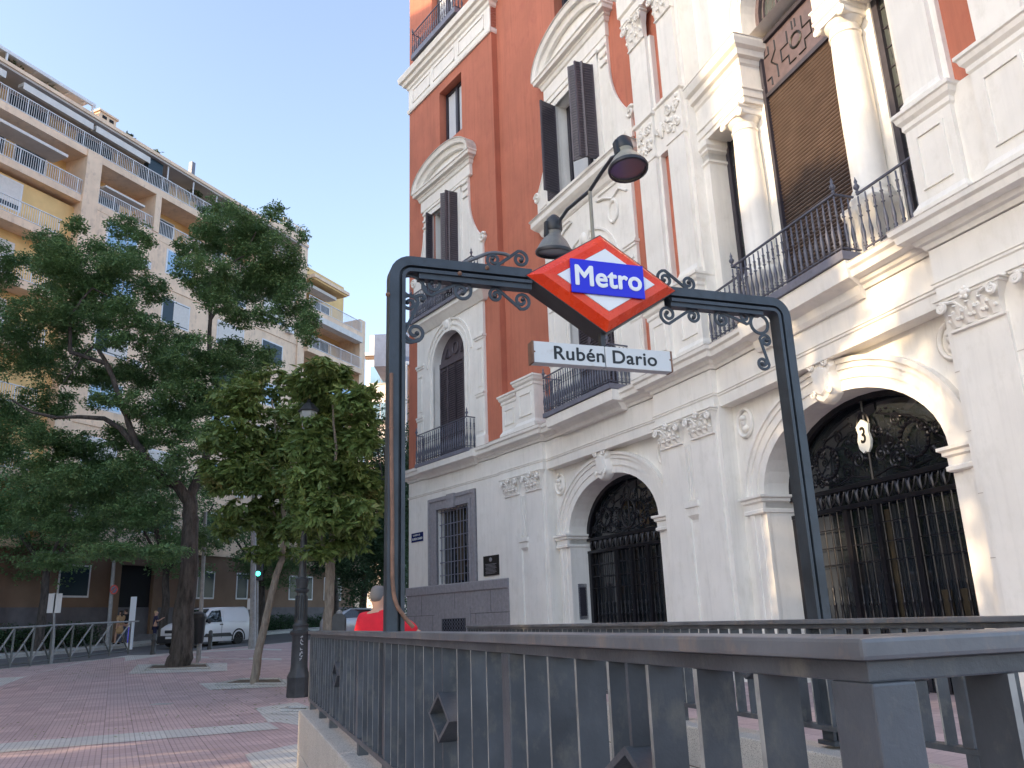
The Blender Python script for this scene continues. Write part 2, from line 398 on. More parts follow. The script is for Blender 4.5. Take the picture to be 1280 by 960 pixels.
# ---- iron gates
def gate(f,n=-1.0):
    cu,hw,zs,ri=ARC[f]; F=FC[f]; big=f=='C'
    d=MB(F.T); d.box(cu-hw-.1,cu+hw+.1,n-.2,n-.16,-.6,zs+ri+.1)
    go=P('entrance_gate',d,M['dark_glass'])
    m=MB(F.T); m.aring(cu,zs-.1,zs-.1,hw-.12,ri+.0,.14,n-.05,n+.05); 
    m.box(cu-hw-.02,cu+hw+.02,n-.06,n+.06,3.3,3.38); m.box(cu-hw-.02,cu+hw+.02,n-.06,n+.07,3.66,3.74)
    m.box(cu-hw-.02,cu-hw+.14,n-.05,n+.05,-.6,3.3); m.box(cu+hw-.14,cu+hw+.02,n-.05,n+.05,-.6,3.3)
    for x in (-.62,.62): m.box(cu+x*hw*.55-.06,cu+x*hw*.55+.06,n-.05,n+.05,-.6,3.3)
    m.box(cu-.05,cu+.05,n-.05,n+.06,-.6,3.3)
    P('gate_frame',m,M['door_iron'],go,bevel=.006)
    m=MB(F.T)   # leaf frieze
    k=18 if big else 16
    for j in range(k):
        u=cu-hw+.1+(2*hw-.2)*(j+.5)/k; w=(2*hw)/k
        m.tube([(u-w*.4,n+.02,3.64),(u-w*.25,n+.05,3.46),(u,n+.06,3.4),(u+w*.25,n+.05,3.46),(u+w*.4,n+.02,3.64)],.016,4)
        m.tube([(u,n+.06,3.39),(u,n+.08,3.55),(u,n+.03,3.65)],[.02,.03,.008],5)
    P('leaf_frieze',m,M['door_iron'],go,smooth=50)
    # lunette
    m=MB(F.T); zc=3.74
    def sc(x,z,r,s,t=1.7,a=0,rr=.018): m.tube(spiral(cu+x,zc+z,r,n,s,t,a),rr,5)
    for s_ in (-1,1):
        for x,z,r,a in ((.3,.42,.17,0),(.3,.85,.14,2),(.62,.25,.16,1),(1.55,.28,.15,2.5),(1.78,.22,.12,.5),(.75,.95,.13,.8),(1.3,.72,.12,0),(.55,.62,.1,3),(1.6,.62,.1,1.5),(.95,.2,.1,4)):
            if (x/hw)**2+(z/(ri-.1))**2<.93: sc(s_*x,z,r,s_,1.6,a)
        wr=[(cu+s_*1.12,zc+.52)]; wc=wr[0]; R=.31 if big else .27
        m.tube([(wc[0]+R*math.cos(a*PI/10),n+.02,wc[1]+R*math.sin(a*PI/10)) for a in range(21)],.03,6)
        for a in range(20): m.ball((wc[0]+R*math.cos(a*PI/10)*1.0,n+.05,wc[1]+R*math.sin(a*PI/10)),(.045,.04,.03),5,4)
        m.tube([(cu+s_*hw*.92,n,zc+.05),(cu+s_*1.6,n,zc+.5),(cu+s_*1.1,n,zc+.95),(cu+s_*.4,n,zc+1.15)],.02,5)
        m.tube([(cu+s_*.05,n,zc+.05),(cu+s_*.5,n,zc+.15),(cu+s_*.9,n,zc+.05),(cu+s_*1.4,n,zc+.12)],.018,5)
    for j in range(60 if big else 34):
        a=random.uniform(0,PI); q=random.uniform(.25,.93); x=q*hw*math.cos(a)*.93; z=.05+q*(ri-.15)*math.sin(a)
        m.ball((cu+x,n+.03,zc+z),(random.uniform(.02,.05),.03,random.uniform(.02,.05)),5,4)
    m.tube([(cu+.15*math.cos(a*PI/8),n+.03,zc+1.05+.2*math.sin(a*PI/8)) for a in range(17)],.025,6)
    m.tube([(cu,n,zc),(cu,n,zc+ri)],.025,5)
    if not big:
        m.tube([(cu+.33*math.cos(a*PI/8),n+.03,zc+.5+.4*math.sin(a*PI/8)) for a in range(17)],.03,6)
    P('lunette_scrollwork',m,M['door_iron'],go,smooth=50)
    if big:
        sh=[(-.17,-.1),(-.21,.08),(-.16,.25),(-.2,.42),(-.1,.5),(0,.56),(.1,.5),(.2,.42),(.16,.25),(.21,.08),(.17,-.1),(.07,-.2),(0,-.16),(-.07,-.2)]
        m=MB(F.T); m.prism([(cu+.03+x*.8,zc+.66+z*.82) for x,z in sh],n+.05,n+.1); nb_=P('number_plate',m,M['white_enamel'],go)
        P('house_number',textmb('3',.42,lambda x,y,z:F.T(cu+.03+x,n+.105+z,zc+.81+y),.006,.004,sx=.8),M['black_paint'],go)
    # bars with turned feet
    m=MB(F.T); k=22 if big else 20
    for j in range(k):
        u=cu-hw+.22+(2*hw-.44)*(j+.5)/k
        m.tube([(u,n,1.9),(u,n,3.3)],.014,5)
        m.lathe([(.016,-.6),(.016,.9),(.03,.95),(.02,1.0),(.034,1.1),(.038,1.2),(.03,1.4),(.02,1.52),(.035,1.56),(.035,1.6),(.02,1.63),(.024,1.8),(.03,1.88),(.014,1.92)],F0:=(u,n,0),8)
    for z in (.4,2.3,2.62,2.96): m.box(cu-hw+.1,cu+hw-.1,n-.012,n+.012,z,z+.02)
    for s_ in (-1,1):
        for j in range(7): m.ball((cu+s_*.05,n+.07,.4+j*.42),(.018,.018,.018),6,4)
    P('gate_bars',m,M['door_iron'],go,smooth=50)
    return go
gate('B'); gC=gate('C')
m=MB(C.T)
for u,w in ((4.3,.2),(4.66,.16),(4.95,.2),(5.25,.14)): m.box(u,u+w,-1.14,-1.12,.2,1.75)
m.box(3.3,3.42,-1.14,-1.12,.3,3.2)
P('gold_reflection_panel',m,M['warm_brown'],gC)  # warm panels put in as painted golden reflections behind the gate bars
m=MB(Bf.T); m.box(.77,.8,-.85,-.55,1.45,2.45); ip=P('intercom_panel',m,M['balcony_fascia'])
m=MB(Bf.T); m.box(.8,.815,-.8,-.6,1.55,2.35); m.box(.815,.825,-.74,-.66,1.7,2.2); P('button_plate',m,M['window_frame_dark'],ip)
# ---------------------------------------------------------------- palace, upper storeys
def rwall(f,u0,u1,z0,z1,n,m_=None,name='wall',**h):
    m=MB(FC[f].T)
    if h:
        m.awall(u0,u1,z0,z1,n,h['cu'],h['hw'],h['zb'],h['zs'],h.get('rise',0),0 if h.get('white') else h['depth'])
        if h.get('white'):
            r=MB(FC[f].T); r.awall(h['cu']-h['hw'],h['cu']+h['hw'],h['zb'],h['zs']+h.get('rise',0)+.01,n-.004,h['cu'],h['hw'],h['zb'],h['zs'],h.get('rise',0),h['depth']); P('window_reveal',r,WP,clean=False)
    else: m.quad((u0,n,z0),(u1,n,z0),(u1,n,z1),(u0,n,z1))
    return P(name,m,m_ or RS,clean=False)
NB=-.25
rwall('A',0,6.5,7.18,12.85,0,cu=3.25,hw=1.12,zb=7.2,zs=11.0,rise=1.1,depth=.3,white=1)
rwall('A',0,6.5,12.85,19.6,0,cu=3.2,hw=1.02,zb=13.2,zs=17.6,depth=.4,white=1)
rwall('A',0,6.5,19.6,23.5,0,cu=3.45,hw=.86,zb=20.35,zs=23.0,depth=.45)
rwall('A',0,6.5,23.5,31,0,cu=2.9,hw=.9,zb=25.4,zs=29,depth=.4)
m=MB(A.T); m.quad((6.5,0,7.18),(6.5,-.8,7.18),(6.5,-.8,31),(6.5,0,31)); P('wall_return',m,RS,clean=False)
rwall('p',-.3,2.6,7.18,31,NB)
rwall('B',-.2,6.0,7.18,13.6,NB,cu=2.95,hw=1.14,zb=7.2,zs=11.0,rise=1.1,depth=.3,white=1)
rwall('B',-.2,6.0,13.6,20.2,NB,cu=2.85,hw=1.16,zb=14.35,zs=17.75,depth=.45,white=1)
rwall('B',-.2,6.0,20.2,31,NB,cu=2.85,hw=1.1,zb=20.5,zs=23.2,depth=.45)
rwall('q',-.3,2.2,7.18,31,NB)
# white frieze band round the corner
m=MB(A.T); m.mold(0,6.5,-.5,.05,[(.02,23.42),(.05,23.5),(.05,23.62),(.0,23.66),(0,24.62),(.06,24.68),(.08,24.8),(.2,24.86),(.24,25.0),(.34,25.05),(.38,25.25),(.38,25.32)],1,1)
P('string_course',m,WP)
m=MB(A.T)
for a,b in ((.4,1.9),(2.2,3.9),(4.2,6.1)):
    for q in ((a,b,23.8,23.86),(a,b,24.42,24.48),(a,a+.06,23.8,24.48),(b-.06,b,23.8,24.48)): m.box(q[0],q[1],.04,.085,q[2],q[3])
P('string_course_panels',m,WP)
def glazed(f,cu,hw,zb,zs,n,curt=True,frame=M['window_frame_dark']):
    F=FC[f]; m=MB(F.T); m.box(cu-hw,cu+hw,n-.03,n,zb,zs); w=P('window',m,M['dark_glass'])
    m=MB(F.T)
    for a,b,c,d in ((cu-hw,cu-hw+.12,zb,zs),(cu+hw-.12,cu+hw,zb,zs),(cu-hw,cu+hw,zs-.14,zs),(cu-hw,cu+hw,zb,zb+.12)): m.box(a,b,n,n+.08,c,d)
    m.box(cu-.07,cu+.07,n,n+.1,zb+.1,zs-.12)
    P('window_frame',m,frame,w)
    if curt:
        m=MB(F.T)
        for s_ in (-1,1):
            for j in range(5):
                a=cu+s_*(.1+j*(hw-.25)/5); b=a+s_*(hw-.25)/5
                m.quad((a,n+.005+.02*(j%2),zb+.12),(b,n+.005+.02*((j+1)%2),zb+.12),(b,n+.005+.02*((j+1)%2),zs-.14),(a,n+.005+.02*(j%2),zs-.14))
        P('curtain',m,M['pale_curtain'],w,clean=False)
    return w
glazed('A',3.45,.86,20.35,23.0,-.4); glazed('A',3.2,1.02,13.2,17.6,-.36); glazed('A',2.9,.9,25.4,29,-.36)
glazed('B',2.85,1.16,14.35,17.75,-.62); glazed('B',2.85,1.1,20.5,23.2,-.65,False)
def arch_louvre(f,cu,hw,zb,zs,rise,n):
    F=FC[f]; m=MB(F.T)
    pts=[(cu-hw,zb)]+[(cu-hw*math.cos(PI*i/20),zs+rise*math.sin(PI*i/20)) for i in range(21)]+[(cu+hw,zb)]
    m.prism(pts,n-.05,n); w=P('louvred_shutter',m,M['shutter_paint'])
    m=MB(F.T)
    for s_ in (-1,1):
        for (a,b) in ((.06,hw*.5-.03),(hw*.5+.03,hw-.04)):
            a_,b_=sorted((cu+s_*a,cu+s_*b)); z=zb+.2
            while z<zs-.15:
                m.add([(a_,n+.005,z),(b_,n+.005,z),(b_,n+.045,z-.035),(a_,n+.045,z-.035),(a_,n+.005,z+.02),(b_,n+.005,z+.02)],[(0,1,2,3),(3,2,5,4),(4,5,1,0)]); z+=.085
        for c in (0,hw*.5,hw-.02): m.box(cu+s_*c-.03,cu+s_*c+.03,n,n+.05,zb,zs)
        for zz in (zb+.9,zb+2.1,zb+3.0): m.box(cu+s_*hw*.5-.09,cu+s_*hw*.5+.09,n,n+.055,zz,zz+.16)
    m.box(cu-hw,cu+hw,n,n+.06,zs-.08,zs+.1); P('louvres',m,M['shutter_paint'],w,clean=False)
    m=MB(F.T); m.tube([(cu+.2*math.cos(a*PI/8),n+.02,zs+.5+.22*math.sin(a*PI/8)) for a in range(17)],.03,5)
    for s_ in (-1,1): m.tube([(cu+s_*.35,n+.02,zs+.25),(cu+s_*.75,n+.02,zs+.25),(cu+s_*.55,n+.02,zs+.62),(cu+s_*.35,n+.02,zs+.25)],.02,4)
    P('tympanum_relief',m,M['shutter_paint'],w)
arch_louvre('A',3.25,1.12,7.2,11.0,1.1,-.22); arch_louvre('B',2.95,1.14,7.2,11.0,1.1,-.47)
# surrounds of the first floor windows
def surround1(f,u0,u1,z1,n,cu,hw,zs):
    F=FC[f]; m=MB(F.T)
    m.awall(u0,u1,7.19,z1,n+.1,cu,hw+.0,7.19,zs,1.1,.12)
    for a,b in ((u0,u1),): m.quad((a,n,7.19),(a,n+.1,7.19),(a,n+.1,z1),(a,n,z1)); m.quad((b,n,7.19),(b,n+.1,7.19),(b,n+.1,z1),(b,n,z1)); m.quad((a,n,z1),(b,n,z1),(b,n+.1,z1),(a,n+.1,z1))
    P('window_surround',m,WP,clean=False)
    m=MB(F.T); m.aring(cu,7.19,zs,hw+.0,1.1,.07,n+.05,n+.14); m.aring(cu,7.19,zs,hw+.2,1.3,.07,n+.09,n+.14); m.aring(cu,zs,zs,hw+.42,1.52,.07,n+.09,n+.15,legs=False)
    for a in (u0+.02,u1-.5):
        m.mold(a,a+.48,n,n+.11,[(0,zs+.12),(.03,zs+.14),(.03,zs+.2),(.06,zs+.22),(.06,zs+.3)]); m.box(a+.1,a+.38,n+.1,n+.13,zs-.2,zs-.12)
        m.mold(a+.02,a+.46,n,n+.12,[(.05,7.19),(.05,7.6),(.02,7.66),(0,7.7),(0,9.0),(.03,9.05),(.03,9.12),(.05,9.14),(.05,9.2)])
        m.box(a+.1,a+.38,n+.12,n+.14,7.8,8.9)
        m.box(a+.12,a+.36,n+.1,n+.125,9.4,zs-.3)
    P('surround_mouldings',m,WP)
    k=MB(F.T); k.prism([(cu-.18,zs+1.05),(cu+.18,zs+1.05),(cu+.27,zs+1.55),(cu-.27,zs+1.55)],n+.05,n+.2); k.ball((cu,n+.2,zs+1.35),(.16,.07,.2)); P('keystone',k,WP,smooth=40)
surround1('A',.85,5.6,12.8,0,3.25,1.12,11.0)
surround1('B',.5,5.35,13.62,NB,2.95,1.14,11.0)
for s_ in (-1,1):
    m=MB(Bf.T); uc=2.95+s_*1.5
    m.tube([(uc+.22*math.cos(a*PI/10),NB+.13,12.55+.33*math.sin(a*PI/10)) for a in range(21)],.04,6)
    m.ball((uc,NB+.1,12.9),(.1,.06,.1)); m.tube([(uc-.0,NB+.13,12.95),(uc+s_*.35,NB+.14,13.1),(uc+s_*.7,NB+.13,12.85)],.035,5); m.tube([(uc,NB+.13,12.95),(uc-s_*.4,NB+.14,13.15),(uc-s_*.8,NB+.13,13.25)],.035,5)
    m.tube([(uc-s_*.7,NB+.12,13.35),(uc+s_*.7,NB+.12,13.35)],.025,4)
    P('oval_ornament',m,WP,smooth=50)
# second floor windows: segmental pediments and scrolled sides
def aedicule(f,cu,hw,zb,zt,zp,rise,cw,n,ear,zsc,base0):
    F=FC[f]; m=MB(F.T)
    m.awall(cu-hw-.68,cu+hw+.68,zb,zp,n+.1,cu,hw,zb,zt,0,.12)
    for a in (cu-hw-.68,cu+hw+.68): m.quad((a,n,zb),(a,n+.1,zb),(a,n+.1,zp),(a,n,zp))
    P('window_surround',m,WP,clean=False)
    m=MB(F.T)
    for a,b in ((cu-hw-.22,cu-hw),(cu+hw,cu+hw+.22)): m.box(a,b,n+.05,n+.16,zb,zt+.22)
    m.box(cu-hw-.22,cu+hw+.22,n+.05,n+.163,zt,zt+.22)
    m.box(cu-hw-.3,cu+hw+.3,n+.05,n+.2,zt+.22,zt+.3)
    m.mold(cu-cw+.35,cu+cw-.35,n,n+.1,[(0,zp-.62),(.03,zp-.6),(.03,zp-.16),(.08,zp-.12),(.1,zp-.05),(.12,zp)])
    for s_ in (-1,1):
        c0=cu+s_*(hw+.5)
        for k in range(3): m.mold(c0-.14,c0+.14,n,n+.13,[(0,zt+.2-k*.3),(.03,zt+.22-k*.3),(.03,zt+.3-k*.3),(0,zt+.32-k*.3)])
    P('surround_mouldings',m,WP)
    m=MB(F.T); PR=[(.0,zp),(.1,zp+.04),(.12,zp+.1),(.24,zp+.14),(.26,zp+.25),(.3,zp+.28),(.3,zp+.33)]
    m.mold(cu-cw+.3,cu+cw-.3,n-.05,n+.12,PR)
    # curved top: rings along a segmental arc
    N=26
    def arc(h,k,i): t=PI*i/N; return (cu-h*math.cos(t),zp+.3+k*max(0,math.sin(t))**.92)
    secs=((-.02,.0,.16,.3,.42),(.12,.16,.16,.3,.34))
    rings=[]
    for i in range(N+1):
        x0,z0=arc(cw-.02,rise,i); x1,z1=arc(cw-.42,rise-.42,i); xm,zm=arc(cw-.2,rise-.2,i)
        rings.append([(x0,n-.05,z0),(x0,n+.42,z0),(xm,n+.36,zm),(xm,n+.26,zm),(x1,n+.2,z1),(x1,n-.05,z1)])
    m.loft(rings)
    P('pediment',m,WP)
    m=MB(F.T); m.prism([arc(cw-.4,rise-.38,i) for i in range(N+1)],n,n+.06); m.prism([( (x-cu)*.62+cu,(z-zp-.3)*.62+zp+.36) for x,z in [arc(cw-.4,rise-.38,i) for i in range(N+1)]],n+.05,n+.11)
    P('tympanum',m,WP)
    m=MB(F.T); rr=[]
    for i in range(N+1):
        x0,z0=arc(cw,rise+.02,i); x1,z1=arc(cw-.04,rise-.02,i)
        rr.append([(x0,n-.05,z0),(x0,n+.44,z0),(x1,n+.44,z1),(x1,n-.05,z1)])
    m.loft(rr); P('pediment_flashing',m,M['cornice_top'])
    # scrolled ears flaring out towards the base
    for s_ in (-1,1):
        e=MB(F.T); pts=[(cu+s_*(hw+.6),zt-.2)]
        for i in range(15):
            t=i/14; pts.append((cu+s_*(hw+.68+ear*(t**2.2)),zt-.5-(zt-.5-zsc-.15)*t))
        pts+=[(cu+s_*(hw+.68+ear+.22),zsc+.22),(cu+s_*(hw+.68+ear+.3),zsc-.02),(cu+s_*(hw+.68+ear+.12),zsc-.22),(cu+s_*(hw+.68+ear+.12),base0),(cu+s_*(hw+.6),base0)]
        e.prism(pts,n-.02,n+.085)
        e.tube([(cu+s_*(hw+.6+ear+.2)+(p[0]),n+.1,zsc+p[2]) for p in spiral(0,0,.2,0,s_,1.4,.4)],.05,6)
        e.tube([(p[0],n+.09,p[1]) for p in pts[1:16]],.035,5)
        e.box(cu+s_*(hw+.68+ear*.55)-.28,cu+s_*(hw+.68+ear*.55)+.16,n+.08,n+.11,base0+.25,base0+.32)
        P('scrolled_side',e,WP,smooth=40)
aedicule('A',3.1,1.02,13.3,17.5,18.55,1.1,2.2,0,.75,15.0,13.3)
aedicule('B',2.85,1.16,14.35,17.75,18.9,1.35,2.2,NB,.75,15.1,14.35)
# open shutters
def leafshutter(f,u,n,ang,w,z0,z1,hinge=1):
    F=FC[f]; a=R_(ang); c,s_=math.cos(a),math.sin(a)
    T=lambda x,y,z:F.T(u+hinge*(x*c-y*s_),n+x*s_+y*c,z)
    m=MB(T); m.box(0,w,-.02,.02,z0,z1); o=P('shutter_leaf',m,M['window_frame_dark'])
    m=MB(T)
    for k in (0,w-.05): m.box(k,k+.05,-.035,.035,z0,z1)
    z=z0+.1
    while z<z1-.1: m.box(.05,w-.05,-.032,.032,z,z+.03); z+=.09
    P('slats',m,M['shutter_paint'],o,clean=False); 
leafshutter('B',1.7,NB+.17,100,.62,14.45,17.7,-1); leafshutter('B',1.7,NB+.19,168,.5,14.45,17.7,1)
leafshutter('B',4.0,NB+.17,97,.62,14.45,17.7,1); leafshutter('B',4.03,NB+.55,150,.5,14.45,17.7,1)
leafshutter('A',4.1,.12,97,.55,13.3,17.55,1); leafshutter('A',2.1,.12,100,.3,13.3,17.5,-1); leafshutter('A',4.12,.5,150,.4,13.3,17.5,1)
# slab between storeys
m=MB(A.T); m.mold(.75,5.75,-.1,.15,[(0,12.55),(.04,12.6),(.12,12.7),(.2,12.8),(.26,12.86),(.26,13.02)],1,1); P('window_cornice',m,WP)
m=MB(Bf.T); m.mold(.5,5.4,NB-.1,NB+.12,[(0,13.5),(.05,13.56),(.1,13.7),(.22,13.8),(.3,13.9),(.3,14.05),(.34,14.1)],1,1); m.box(1.3,4.4,NB,NB+.34,14.1,14.36); P('window_cornice',m,WP)
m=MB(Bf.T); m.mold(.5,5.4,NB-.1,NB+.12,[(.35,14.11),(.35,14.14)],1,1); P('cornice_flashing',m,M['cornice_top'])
# ---- balconies
BAL=MB(); BAL.lathe([(r*1.35,z) for r,z in [(.013,0),(.013,.1),(.03,.12),(.016,.14),(.03,.17),(.016,.2),(.024,.26),(.03,.36),(.02,.47),(.012,.55),(.012,.66),(.028,.68),(.012,.7),(.02,.76),(.016,.86),(.026,.88),(.012,.9),(.012,1.05)]],(0,0,0),6)
def balcony(f,u0,u1,z,nf,nw,step=.14,fascia=.14,h=1.08,finials=(1,1),sides=(1,1),slab_lip=.06,rot=0):
    F=FC[f]; m=MB(F.T); m.box(u0,u1,nw,nf,z-fascia,z); b=P('balcony',m,M['balcony_fascia'],bevel=.01)
    m=MB(F.T); m.box(u0+.03,u1-.03,nf-.075,nf-.035,z+h,z+h+.035); m.box(u0+.03,u1-.03,nf-.07,nf-.04,z+.06,z+.085)
    for k,u in enumerate((u0+.05,u1-.05)):
        if sides[k]:
            m.box(u-.018,u+.018,nw,nf-.05,z+h,z+h+.033); m.box(u-.015,u+.015,nw,nf-.05,z+.06,z+.083)
    P('handrail',m,M['balcony_iron'],b)
    proto=None; off=WO[b.name]
    def put(u,n):
        nonlocal proto
        x,y,zz=F.T(u,n,z+.0)
        if proto is None:
            proto=bpy.data.objects.new('baluster',BALM); COL.objects.link(proto); proto.parent=b; o=proto
        else: o=copyof(proto,(0,0,0),b)
        o.location=(x-off[0],y-off[1],zz-off[2])
    k=int(round((u1-u0-.1)/step))
    for i in range(k+1): put(u0+.05+(u1-u0-.1)*i/k,nf-.055)
    for kk,u in enumerate((u0+.05,u1-.05)):
        if sides[kk]:
            q=int((nf-nw)/step)
            for i in range(1,q): put(u,nf-.055-i*step)
    for kk,u in enumerate((u0+.05,u1-.05)):
        if finials[kk]:
            m=MB(F.T); m.lathe([(.02,0),(.035,.03),(.02,.06),(.05,.1),(.055,.14),(.02,.19),(.03,.23),(.012,.28),(.004,.32)],(u,nf-.055,z+h+.03),8); P('finial',m,M['balcony_iron'],b,smooth=50)
    return b
BALM=bpy.data.meshes.new('baluster'); BALM.from_pydata(BAL.v,[],BAL.f); BALM.materials.append(M['balcony_iron'])
BALM.polygons.foreach_set('use_smooth',[True]*len(BALM.polygons))
balcony('A',1.35,5.0,7.27,.5,0,.15); balcony('A',.9,5.5,13.16,.5,.1,.13); balcony('A',1.1,4.75,25.62,.55,0,.17,.25)
balcony('B',1.1,4.65,7.36,.55,NB,.13)
balcony('C',1.62,4.9,7.42,.38,-.1,.15,.16,sides=(1,1)); balcony('C',4.98,6.32,7.38,.02,-.5,.17,.15,sides=(0,0),finials=(1,0)); balcony('C',.05,1.54,7.38,.02,-.5,.17,.15,sides=(0,0),finials=(0,0))
m=MB(A.T); m.mold(1.5,4.9,-.1,.1,[(.0,6.72),(.05,6.8),(.18,6.9),(.36,6.92),(.38,7.12)],0,1); P('balcony_bracket',m,WP)
m=MB(Bf.T); m.mold(1.3,4.5,-.3,.1,[(.0,6.72),(.05,6.8),(.18,6.9),(.38,6.92),(.4,7.2)],.3,.4); P('balcony_bracket',m,WP)
m=MB(C.T); m.mold(1.72,4.8,-.3,.0,[(-.02,6.62),(.03,6.7),(.06,6.84),(.2,6.9),(.3,6.93),(.33,7.25)],.3,.25); P('balcony_bracket',m,WP)
# ---- pedestals standing on the cornice
def pedestal(f,u0,u1,n0,n1,z1,z0=7.2,panel=True):
    F=FC[f]; m=MB(F.T)
    m.mold(u0,u1,n0,n1,[(.07,z0),(.07,z0+.22),(.03,z0+.28),(0,z0+.34),(0,z1-.34),(.03,z1-.3),(.03,z1-.22),(.08,z1-.16),(.1,z1-.08),(.13,z1-.06),(.13,z1)])
    P('pedestal',m,WP)
    if panel:
        m=MB(F.T)
        a,b,c,d=u0+.16,u1-.16,z0+.5,z1-.5
        for q in ((a,b,c,c+.05),(a,b,d-.05,d),(a,a+.05,c+.05,d-.05),(b-.05,b,c+.05,d-.05)): m.box(q[0],q[1],n1-.01,n1+.03,q[2],q[3])
        P('pedestal_panel',m,WP)
pedestal('p',.15,1.05,-.3,.0,8.75); pedestal('p',1.32,2.35,-.3,.18,8.95)
pedestal('q',.12,.95,-.4,.1,8.95); pedestal('q',1.3,2.2,-.4,.1,9.15); m=MB(FC['q'].T); m.box(.95,1.3,-.4,.0,7.2,8.9); P('wall',m,WP)
pedestal('D',.02,.88,-.5,.1,9.15); pedestal('D',1.3,2.25,-.4,.12,9.35); m=MB(D.T); m.box(.88,1.3,-.4,.02,7.2,9.1); P('wall',m,WP)
# ---- giant pilasters of the upper storeys
def upper_pier(f,U):
    F=FC[f]
    for (u0,u1) in U:
        m=MB(F.T); m.mold(u0,u1,-.35,.0,[(.07,9.15),(.07,9.3),(.03,9.36),(0,9.45),(0,12.95),(.03,12.97),(.03,13.05),(.0,13.07),(0,14.2),(.06,14.24),(.06,14.34),(0,14.4),(0,16.7)])
        m.box(u1-.16,u1+.1,-.35,-.1,9.2,16.7); P('pilaster',m,WP)
        P('capital',capital(F.T,u0-.1,u1+.1,16.72,17.6,.0),WP,smooth=35)
        r=MB(F.T); c=(u0+u1)/2
        for j in range(16): r.ball((c+random.uniform(-.3,.3),.02,13.2+j*.06),(random.uniform(.04,.09),.05,random.uniform(.04,.09)),6,4)
        for s_ in (-1,1): r.tube(spiral(c+s_*.16,13.85,.14,.03,s_),.03,5); r.tube(spiral(c+s_*.16,13.35,.12,.03,-s_),.03,5)
        P('relief_panel',r,WP,smooth=40)
    a,b=U[0][1],U[1][0]
    m=MB(F.T); m.box(a,b,-.4,-.08,12.95,14.3); m.mold(a,b,-.4,-.08,[(0,14.3),(.05,14.34),(.05,14.42)],0,0); P('pier_band',m,WP)
    r=MB(F.T)
    for s_ in (-1,1): r.tube(spiral((a+b)/2+s_*.12,13.6,.12,-.05,s_),.035,5)
    r.ball(((a+b)/2,-.06,13.6),(.1,.06,.25)); P('relief_panel',r,WP,smooth=40)
    m=MB(F.T); m.mold(U[0][0]-.05,U[1][1]+.05,-.5,.0,[(.1,17.6),(.1,17.9),(.16,17.95),(.16,18.6),(.3,18.7),(.4,18.9),(.45,19.1)]); P('upper_entablature',m,WP)
    m=MB(F.T); m.box(U[0][0],U[1][1],-.5,-.02,19.1,31); P('wall',m,WP)
upper_pier('q',((.12,.9),(1.45,2.15))); upper_pier('D',((.05,.72),(1.42,2.15)))
rwall('D',-.1,2.5,7.18,31,-.2); rwall('E',0,4.6,7.18,31,-.3)
# ---- the great window bay over the door
def bx(mb,u0,u1,n0,n1,z0,z1): mb.box(u0,u1,n0,n1,z0,z1)
wn=-.85
m=MB(C.T); m.box(-.14,.03,-1.24,-.09,7.18,31)
bx(m,0,.3,-1.2,-.35,7.2,12.5); m.mold(0,.3,-1.2,-.35,[(0,11.9),(.04,11.94),(.04,12.0),(0,12.02),(0,12.2),(.05,12.24),(.05,12.3),(.1,12.36),(.1,12.5)],0,1)
bx(m,6.04,6.44,-1.2,-.35,7.2,12.5); bx(m,1.05,1.98,-1.2,-.8,7.2,12.5); bx(m,4.36,5.29,-1.2,-.8,7.2,12.5)
bx(m,1.98,4.36,-1.3,-.86,7.2,7.4)
P('bay_piers',m,WP)
m=MB(C.T); m.awall(0,6.4,14.2,31,-.55,3.17,1.2,14.2,14.7,1.2,.6); P('wall',m,WP,clean=False)
m=MB(C.T); 
for k,(w,nn) in enumerate(((.1,-.47),(.14,-.43),(.16,-.48),(.08,-.42))): m.aring(3.17,14.2,14.7,1.2+[0,.1,.24,.4][k],1.2+[0,.1,.24,.4][k],w,-.56,nn)
P('archivolt',m,WP)
ENT=[(0,12.5),(0,12.62),(.03,12.64),(.03,12.8),(.06,12.83),(.06,12.86),(0,12.88),(0,13.45),(.04,13.5),(.06,13.6),(.14,13.64),(.16,13.78),(.24,13.84),(.28,13.98),(.28,14.04)]
for a,b in ((0,1.95),(4.39,6.42)):
    m=MB(C.T); m.mold(a,b,-1.0,-.3,ENT,1 if a>1 else 0,1 if a<1 else 0); P('bay_entablature',m,WP)
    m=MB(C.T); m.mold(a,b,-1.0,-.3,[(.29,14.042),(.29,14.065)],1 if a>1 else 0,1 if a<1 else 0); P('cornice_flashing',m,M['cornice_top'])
    m=MB(C.T); m.mold(a,b,-.9,-.5,[(0,14.06),(.03,14.3),(.06,14.34),(.06,14.4)],0,0); P('wall_course',m,WP)
for cu in (1.5,4.84):
    m=MB(C.T); cn=-.56
    m.mold(cu-.36,cu+.36,-.95,cn+.34,[(0,7.2),(0,8.2),(.04,8.25),(.06,8.35),(.06,8.42)])
    m.lathe([(.40,8.42),(.42,8.5),(.40,8.56),(.34,8.6),(.36,8.66),(.34,8.72),(.31,8.76),(.31,10.2),(.3,11.0),(.275,11.95),(.3,11.97),(.3,12.02),(.275,12.04),(.275,12.14),(.33,12.2),(.35,12.26)],(cu,cn,0),28)
    m.mold(cu-.32,cu+.32,cn-.32,cn+.32,[(0,12.26),(.04,12.28),(.04,12.42),(.07,12.45),(.07,12.5)])
    P('column',m,WP,smooth=40)
    v=MB(C.T)
    for s_ in (-1,1): v.tube(spiral(cu+s_*.34,12.3,.1,cn+.34,s_,1.6,PI/2),.03,5)
    P('column_volutes',v,WP,smooth=50)
